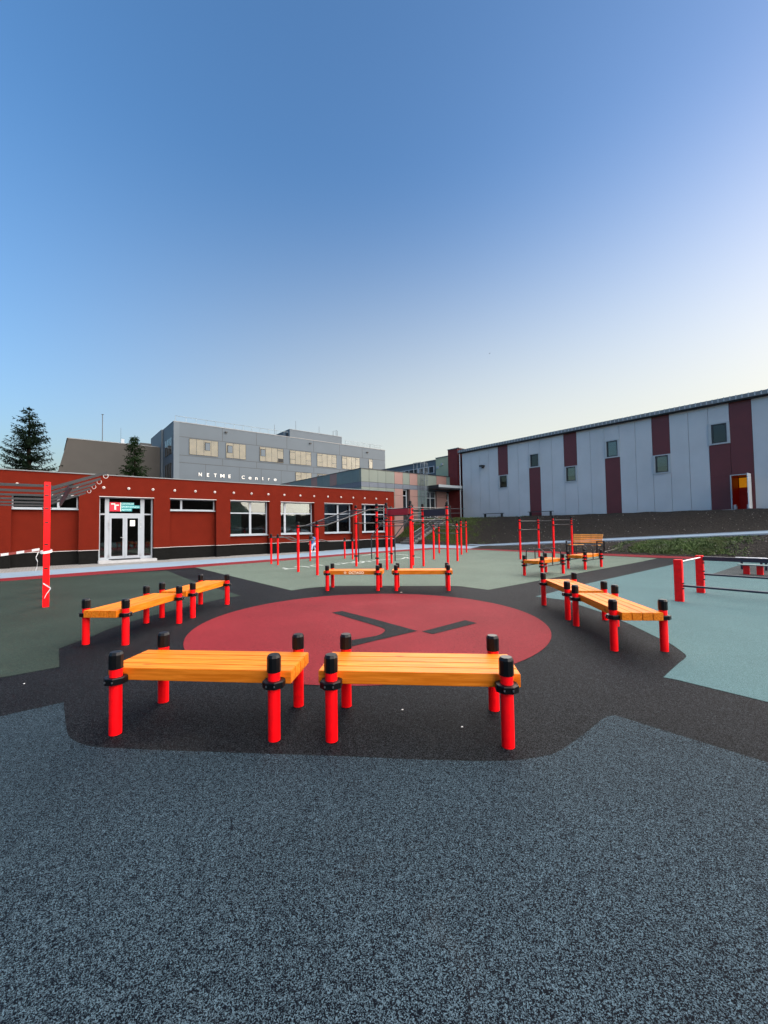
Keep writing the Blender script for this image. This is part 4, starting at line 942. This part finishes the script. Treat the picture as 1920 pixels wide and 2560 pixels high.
# two inclined overhead ladders either side
for prof_, ends in (([(7.0, 1.62), (7.32, 1.64), (9.15, 2.19), (9.6, 2.21)], 6.98), ([(11.42, 2.2), (11.9, 2.18), (13.7, 1.56), (14.1, 1.53)], 14.1)):
    for t in (11.96, 13.40): tb_(rg1, 'ladder_rail', [(s-off[0], t-off[1], z) for s, z in prof_], .022)
    (sa, za), (sb, zb) = prof_[1], prof_[2]
    for k in range(8):
        u = k/7; s = sa+(sb-sa)*u; z = za+(zb-za)*u
        bar((s, 11.96), (s, 13.40), z+.0, .016, nm='rung')
for s, t, h in ((7.0, 13.35, 1.78), (6.95, 11.93, 1.78), (14.1, 13.48, 1.72), (14.1, 12.05, 1.77)): post(rg1, s-off[0], t-off[1], h, collars=(1.6 if s < 8 else 1.53,))
# stepped parallel bars
off2 = (9.65, 16.87)
pbz = gthing('parallel_bars', 'red post parallel bars stepping down along the red building', 'parallel bars', *off2)
for s, h in ((7.71, 1.32), (9.65, 1.16), (11.6, 1.05)):
    for t in (16.53, 17.21): post(pbz, s-off2[0], t-off2[1], h, r=.04, collars=((1.17,) if s < 8 else ((1.0,) if s < 10 else (.9,))))
for t in (16.53, 17.21):
    tb_(pbz, 'bar', [(s-off2[0], t-off2[1], z) for s, z in ((7.6, 1.17), (8.3, 1.17), (8.72, 1.0), (9.65, 1.0), (9.9, 1.0), (10.3, .9), (11.7, .9))], .02)
# far pull-up bar
off3 = (18.1, 15.5)
fp = gthing('corner_bars', 'farthest small set of three red posts and bars before the grassy bank', 'bar frame', *off3)
for s, t, h in ((17.5, 16.3, 1.63), (17.42, 14.6, 1.93), (18.95, 15.5, 1.92)): post(fp, s-off3[0], t-off3[1], h, collars=(h-.22, h-.42))
bar((17.5, 16.3), (17.42, 14.6), 1.42, par=fp, of=off3); bar((17.42, 14.6), (18.95, 15.5), 1.7, par=fp, of=off3); bar((17.42, 14.6), (18.95, 15.5), 1.5, par=fp, of=off3)
# pull-up bars at the right
off4 = (18.3, 10.15)
pu = gthing('pull_up_bars', 'row of four tall red posts joined by pull-up bars before the soil bank', 'pull-up bars', *off4)
for s, t, h, cs_ in ((16.6, 10.5, 1.92, (1.72, 1.33)), (18.15, 10.48, 1.92, (1.72, 1.6, 1.33)), (18.15, 9.74, 1.94, (1.75, 1.53)), (20.03, 9.80, 1.94, (1.78, 1.66, 1.54))): post(pu, s-off4[0], t-off4[1], h, collars=cs_)
bar((16.6, 10.5), (18.15, 10.48), 1.72, par=pu, of=off4); bar((16.6, 10.5), (18.15, 10.48), 1.33, par=pu, of=off4); bar((18.15, 10.48), (18.15, 9.74), 1.72, par=pu, of=off4)
bar((18.15, 9.74), (20.03, 9.8), 1.76, par=pu, of=off4); bar((18.15, 9.74), (20.03, 9.8), 1.54, par=pu, of=off4)

# slatted park bench
pbn = gthing('slatted_bench', 'orange slatted park bench with tall backrest and black frame at the court edge', 'bench', 22.0, 10.15)
O2 = (22.0, 10.15, 0)
sl = MB(O2)
for k in range(5):
    s = 22.42+k*.022; z = .545+k*.095
    sl.box(s, s+.035, 9.38, 10.92, z, z+.078)
sl.build('backrest', 'bench_slats', pbn)
sl = MB(O2)
for k in range(4): sl.box(21.86+k*.12, 21.86+k*.12+.10, 9.40, 10.90, .425, .46)
sl.build('seat', 'bench_slats', pbn)
for t in (9.33, 10.93):
    fr = MB(O2).box(21.72, 21.79, t, t+.05, 0, .665).box(22.55, 22.62, t, t+.05, 0, .665).box(21.79, 22.55, t, t+.05, .625, .665).box(21.79, 22.55, t, t+.05, .36, .42)
    fr.build('side_frame', 'black_metal', pbn)

# two dark benches against the hall wall
db1 = None
for i, (t, lab) in enumerate(((23.84, 'small dark bench by the hall wall, left of the other one'), (18.97, 'small dark bench by the hall wall in front of a maroon stripe'))):
    if db1 is None:
        db1 = gthing('wall_bench', lab, 'bench', 33.25, t, 2.25, 'dark benches by the hall wall')
        MB().box(-.16, .16, -1.12, 1.12, .41, .46).build('seat', 'dark_grey_metal', db1)
        for y in (-.95, .95): MB().box(-.14, .14, y-.03, y+.03, -.05, .41).build('leg', 'dark_grey_metal', db1)
    else: copy_tree(db1, (*Q(33.25, t), 2.25), GRZ, lab)

# low bar exercise frame at the right
off5 = (10.4, 2.6)
ex_ = gthing('dip_frame', 'low exercise frame of square red posts with dark horizontal beams at the right edge', 'exercise frame', *off5)
def sqpost(par, s, t, h, of, w1=.07, w2=.05):
    o = MB((of[0], of[1], 0)).box(s-w2, s+w2, t-w1, t+w1, -.02, h).build('post', 'red_paint', par, bevel=.008)
    return o
for s in (9.67, 11.15):
    for t in (2.62, .2):
        p_ = sqpost(ex_, s, t, .82, off5)
        bl = MB((off5[0], off5[1], 0))
        for z in ((.26, .36) if s < 10 else (.30, .48, .66)):
            bl.lathe((s+.0, t+.03, z), [(.004, -.001), (.004, 0)], 4); bl.box(s-.058, s-.04, t-.085, t-.069, z-.012, z+.012); bl.box(s-.02, s+.02, t-.088, t-.071, z-.012, z+.012)
        bl.build('bolt', 'black_metal', p_)
bm5 = MB((off5[0], off5[1], 0))
bm5.box(11.09, 11.2, .27, 2.55, .715, .80).build('beam', 'board_navy', ex_, bevel=.006)
for s, z in ((9.67, .31), (11.15, .41)): tb_(ex_, 'bar', [(s-off5[0], 2.55-off5[1], z), (s-off5[0], .27-off5[1], z)], .02, 'board_navy')
tb_(ex_, 'cross_rail', [(9.72-off5[0], 2.6-off5[1], .775), (11.1-off5[0], 2.6-off5[1], .775)], .013, 'tape_white')  # galvanised rail, its reflected light painted as plain white
# low balance bench and push-up handles beyond it
lb = gthing('balance_bench', 'very low grey board on two red feet beyond the low exercise frame', 'balance bench', 15.9, 2.5)
MB((15.9, 2.5, 0)).box(15.75, 16.05, 2.1, 2.8, .27, .295).build('board', 'panel_teal', lb, bevel=.004)
for s, t in ((15.9, 2.62), (15.95, 2.33)): MB((15.9, 2.5, 0)).box(s-.05, s+.05, t-.07, t+.07, -.01, .27).build('foot', 'red_paint', lb, bevel=.006)
hd = None
for i, (x, y) in enumerate(((1855, 1423), (1916, 1427))):
    X, Y = P(x, y); lab = ['black push-up handle standing left of the low red footed board', 'black push-up handle standing right of the low red footed board'][i]
    if hd is None:
        hd = thing('push_up_stand', lab, 'push-up handle', (X, Y, 0), GRZ+.1, 'push-up handles')
        MB().box(-.025, .025, -.03, .03, -.01, .36).box(-.025, .025, -.5, -.44, -.01, .36).build('leg', 'board_navy', hd)
        MB().tube([(0, -.6, .375), (0, .15, .375)], .018, 8).build('grip', 'tape_white', hd, smooth=50)
    else: copy_tree(hd, (X, Y, 0), GRZ+.1, lab)

# cantilever frame row at the left
off6 = (.03, 11.12)
cf = gthing('hook_frame', 'tall red post frame with dark side bars and pale hooks on its sloping arms', 'training frame', *off6)
tl_ = [11.12, 12.55, 14.0, 15.6, 17.4, 19.3]
for i, t in enumerate(tl_):
    O6 = (off6[0], off6[1], 0)
    po = MB(O6).box(-.02, .09, t-.045, t+.045, -.02, 2.60).build('post', 'red_paint', cf, bevel=.008)
    bo = MB(O6)
    for z in (.8, 1.3, 1.75, 2.05, 2.32, 2.52): bo.box(.0, .06, t-.055, t-.046, z-.012, z+.012)
    for z in (2.05, 2.15, 2.24, 2.34, 2.53): bo.box(-.045, -.021, t-.02, t+.02, z-.012, z+.012); bo.box(.091, .11, t-.02, t+.02, z-.012, z+.012)
    bo.build('bolt', 'black_metal', po)
    MB(O6).box(-3.2, -.022, t-.03, t+.03, 2.49, 2.545).build('side_bar', 'dark_grey_metal', cf)
    ar = MB(O6); z0_, z1_ = 2.47, 2.88
    if i < 5:
        ar.add([(s, y, z) for y in (t-.03, t+.03) for s, z in ((.092, z0_-.04), (1.08, z1_-.03), (1.08, z1_+.03), (.092, z0_+.04))], [(0, 1, 2, 3), (7, 6, 5, 4), (0, 4, 5, 1), (1, 5, 6, 2), (2, 6, 7, 3), (3, 7, 4, 0)])
        a_ = ar.build('arm', 'dark_grey_metal', cf)
        if i < 4:
            MB(O6).tube([(1.05+.045*math.cos(a), t, z1_-.08+.055*math.sin(a)) for a in [math.pi*(.75+1.5*k/14) for k in range(15)]], .007, 6).build('hook', 'white_trim', cf)
MB(O6).box(.40, .46, 11.15, 19.0, 2.50, 2.62).build('long_beam', 'dark_grey_metal', cf)
# barrier tape
def ribbon(pts, wd, name, m, par):
    mb = MB()
    for i in range(len(pts)-1):
        p, q = Vector(pts[i]), Vector(pts[i+1]); dz = Vector((0, 0, wd/2))
        mb.add([p-dz, q-dz, q+dz, p+dz], [(0, 1, 2, 3)])
    o = mb.build(name, m, par)
    md = o.modifiers.new('thick', 'SOLIDIFY'); md.thickness = .002
    return o
bt = thing('barrier_tape', 'striped white and red barrier tape tied round the tall red post', 'barrier tape', (*Q(.03, 11.12), 1.15), 0)
pa3 = [Vector((-.09-3.0*u, -.06-.9*u, .03-.52*u+.30*u*u+.02)) for u in [k/24 for k in range(25)]]
for i in range(0, 24, 1):
    ribbon([pa3[i], pa3[i+1]], .05, 'stripe', 'tape_white' if i % 2 == 0 else 'tape_red', bt)
wr = [Vector((.09*math.cos(a)*1.1, .09*math.sin(a)*1.1, .02*math.sin(a))) for a in [2*math.pi*k/16 for k in range(17)]]
ribbon(wr, .05, 'wrap', 'tape_white', bt)
ribbon([Vector((-.09, -.08, 0)), Vector((-.13, -.1, -.12)), Vector((-.09, -.1, -.2)), Vector((-.1, -.1, -.32)), Vector((-.13, -.1, -.38))], .04, 'loose_end', 'tape_white', bt)
bt2 = thing('barrier_tape', 'crumpled end of white tape hanging low on the tall red post near the ground', 'barrier tape', (*Q(.03, 11.12), .5), 0)
ribbon([Vector((.02, -.09, .0)), Vector((.10, -.09, -.05)), Vector((.19, -.1, -.10)), Vector((.10, -.1, -.22)), Vector((.06, -.1, -.30))], .03, 'loose_end', 'tape_white', bt2)

# ---------------------------------------------------------------- person bending beside the red wall
def skin_obj(name, verts, edges, radii, m, parent, sub=2):
    me = bpy.data.meshes.new(name); me.from_pydata(verts, edges, [])
    o = bpy.data.objects.new(name, me); COL.objects.link(o)
    sk = o.modifiers.new('skin', 'SKIN')
    for i, r in enumerate(radii): me.skin_vertices[0].data[i].radius = (r, r)
    me.skin_vertices[0].data[0].use_root = True
    ss = o.modifiers.new('sub', 'SUBSURF'); ss.levels = sub; ss.render_levels = sub
    bpy.context.view_layer.update()
    dg = bpy.context.evaluated_depsgraph_get(); me2 = bpy.data.meshes.new_from_object(o.evaluated_get(dg))
    bpy.data.objects.remove(o)
    me2.materials.clear(); me2.materials.append(MATS[m]); me2.polygons.foreach_set('use_smooth', [True]*len(me2.polygons))
    o = bpy.data.objects.new(name, me2); COL.objects.link(o)
    if parent: o.parent = parent
    return o
pe = gthing('person', 'person in a blue jacket and pale trousers crouching beside the red wall', 'person', 13.45, 23.6, 0)
# local x runs along the wall (+x right), y towards the wall; body faces left
V = [(.16, 0, .56), (.12, 0, .78), (.0, 0, .92), (-.10, -.02, .97), (-.19, -.04, .97),                # pelvis, waist, chest, neck, head
     (.10, -.10, .52), (-.14, -.13, .46), (-.20, -.14, .10), (-.28, -.16, .05),                        # left leg: hip, knee, ankle, toe
     (.22, .09, .52), (.10, .14, .40), (.24, .14, .10), (.14, .15, .05),                               # right leg
     (-.02, -.17, .86), (-.12, -.20, .66), (-.22, -.14, .50), (-.27, -.12, .46),                       # left arm to hand
     (.04, .16, .86), (-.06, .20, .66), (-.20, .16, .54), (-.25, .14, .50)]
Ed = [(0, 1), (1, 2), (2, 3), (3, 4), (0, 5), (5, 6), (6, 7), (7, 8), (0, 9), (9, 10), (10, 11), (11, 12), (2, 13), (13, 14), (14, 15), (15, 16), (2, 17), (17, 18), (18, 19), (19, 20)]
Rr = [.13, .13, .15, .055, .09, .095, .075, .05, .04, .095, .075, .05, .04, .06, .045, .035, .03, .06, .045, .035, .03]
skin_obj('body', V, Ed, Rr, 'skin', pe)
skin_obj('jacket', [(.16, 0, .57), (.13, 0, .78), (.01, 0, .93), (-.04, -.01, .95), (-.01, -.17, .87), (-.12, -.205, .665), (-.21, -.15, .52), (.04, .17, .87), (-.06, .205, .665), (-.19, .165, .55)],
         [(0, 1), (1, 2), (2, 3), (2, 4), (4, 5), (5, 6), (2, 7), (7, 8), (8, 9)], [.155, .16, .175, .10, .08, .06, .048, .08, .06, .048], 'jacket', pe)
skin_obj('trousers', [(.17, 0, .55), (.10, -.10, .52), (-.14, -.13, .46), (-.20, -.14, .13), (.22, .09, .52), (.10, .14, .40), (.24, .14, .13)], [(0, 1), (1, 2), (2, 3), (0, 4), (4, 5), (5, 6)],
         [.14, .11, .09, .065, .11, .09, .065], 'trousers', pe)
for x, y in ((-.24, -.15), (.19, .145)):
    MB().add([(x+dx, y+dy, dz) for dx, dy, dz in ((-.14, -.045, 0), (.10, -.045, 0), (.10, .045, 0), (-.14, .045, 0), (-.13, -.035, .05), (.09, -.04, .10), (.09, .04, .10), (-.13, .035, .05))],
             [(0, 3, 2, 1), (4, 5, 6, 7), (0, 1, 5, 4), (1, 2, 6, 5), (2, 3, 7, 6), (3, 0, 4, 7)]).build('shoe', 'shoes', pe, bevel=.012)
m = MB(); m.lathe((-.165, -.04, .90), [(.05, .0), (.095, .04), (.105, .10), (.09, .16), (.04, .20)], 14); m.build('hair', 'hair', pe, smooth=60)

# ---------------------------------------------------------------- trees
def spruce(name, label, x, y, top, rad, base_z, seed, m, dens=1.0, tip=.0, z_vis=3.5, gap=1.0):
    rnd = random.Random(seed)
    t = thing(name, label, 'tree', (x, y, 0), 0, 'spruces behind the red building')
    MB().tube([(0, 0, 0), (.05, 0, top*.5), (0, .05, top-.1)], [rad*.09, rad*.05, .012], 8).build('trunk', 'bark', t, smooth=60)
    mb = MB()
    z = base_z
    def needle(p, d, l, wd):
        q = p + d*l; s_ = d.cross(Vector((rnd.gauss(0, 1), rnd.gauss(0, 1), rnd.gauss(0, 1)))).normalized()*wd
        mb.add([p-s_*.6, p+s_*.6, q+s_*.2, q-s_*.2], [(0, 1, 2, 3)])
    nb = int(105*(top-base_z)*dens/4.2)
    for bi in range(nb):
        q = rnd.random()**1.12; z = base_z + (top-.2-base_z)*q
        f = (top-z)/(top-base_z); Lr = (rad*(f**.80) + .18)*(.82+.3*noise.noise(Vector((z*.9, seed, 0))))
        a = rnd.uniform(0, 6.283); L_ = Lr*(.55+.5*rnd.random()**.7)*(1+.25*noise.noise(Vector((math.cos(a)*1.4, math.sin(a)*1.4, z*.7+seed))))
        d0 = Vector((math.cos(a), math.sin(a), 0)); n = max(3, int(L_/.22)); pts = []; rise = rnd.uniform(-.10, .22)
        for i in range(n+1):
            u = i/n; pts.append(Vector((0, 0, z)) + d0*L_*u + Vector((0, 0, rise*L_*u - .40*L_*u*(1-u)*f + .16*L_*u*u)))
        mb.tube([pts[0], pts[n//2], pts[n]], [.02+.02*f, .016, .006], 3)
        side = Vector((-d0.y, d0.x, 0))
        for i in range(1, n+1):
            u = i/n; wl = (.18+.16*L_*(1-u)**.7)*rnd.uniform(.5, 1.3)
            for sg in (-1, 1):
                dd = (side*sg + d0*rnd.uniform(.3, 1.0) + Vector((0, 0, rnd.uniform(-.75, .1)))).normalized()
                st_ = max(1, int(wl/.13))
                for j in range(st_):
                    p = pts[i] + dd*wl*j/st_ + Vector((0, 0, -.12*(j/st_)**2*wl))
                    for _ in range(2):
                        nd = (dd + Vector((rnd.gauss(0, .6), rnd.gauss(0, .6), rnd.gauss(-.25, .5)))).normalized()
                        needle(p, nd, rnd.uniform(.16, .36), rnd.uniform(.045, .085))
    for k in range(14): needle(Vector((0, 0, top-.5+k*.03)), Vector((rnd.gauss(0, .4), rnd.gauss(0, .4), 1)).normalized(), .2, .02)
    mb.build('crown', m, t)
    return t
def at_depth(px, d): u = ray(px, 1320); return u.x/u.y*d, d
X, Y = at_depth(68, 42); spruce('spruce_tree', 'large ragged dark spruce behind the left end of the red building', X, Y, 14.6, 5.0, 3.0, 11, 'needles', 1.0)
X, Y = at_depth(335, 44); spruce('spruce_tree', 'small slim spruce with a thin leader in front of the blank grey block', X, Y, 11.9, 2.7, 3.4, 5, 'needles_fresh', 1.25)
X, Y = at_depth(-40, 40); spruce('spruce_tree', 'low dark conifer crown showing at the far left over the red roof', X, Y, 8.9, 3.9, 3.0, 23, 'needles', 1.0)

# ---------------------------------------------------------------- things in the sky and small litter
d = ray(1224, 884); p = Vector((0, 0, H)) + d*260
bd = thing('bird', 'tiny dark bird high in the pale sky', 'bird', p, R(20))
m = MB(); m.tube([(-.45, 0, 0), (-.2, 0, .03), (.2, 0, .03), (.5, 0, 0)], [.03, .12, .1, .01], 8)
m.add([(-.15, 0, .05), (.15, 0, .05), (.0, .85, .28), (-.15, .80, .28)], [(0, 1, 2, 3)]); m.add([(-.15, 0, .05), (.15, 0, .05), (.0, -.85, .25), (-.15, -.80, .25)], [(0, 1, 2, 3)])
m.build('body', 'dark_gap', bd)
rnd = random.Random(9)
for i, (x, y, lab) in enumerate(((1155, 1818, 'tiny white paper scrap on the black rubber behind the front right bench post'), (1006, 1775, 'tiny white paper scrap on the black rubber under the front right bench'), (60, 1710, 'tiny white paper scrap on black rubber near the left edge'), (1003, 1481, 'small pale leaf on the black rubber before the plain far bench'))):
    X, Y = P(x, y); k = 1 if i < 3 else 3
    o = MB().add([(-.008*k, -.004*k, 0), (.009*k, -.006*k, .001), (.007*k, .007*k, .004), (-.006*k, .006*k, .002), (0, 0, .006)], [(0, 1, 4), (1, 2, 4), (2, 3, 4), (3, 0, 4), (3, 2, 1, 0)]).build('paper_scrap', 'sign_white' if i < 3 else 'pale_pink')
    o.location = (X, Y, .002); tag(o, lab, 'litter')
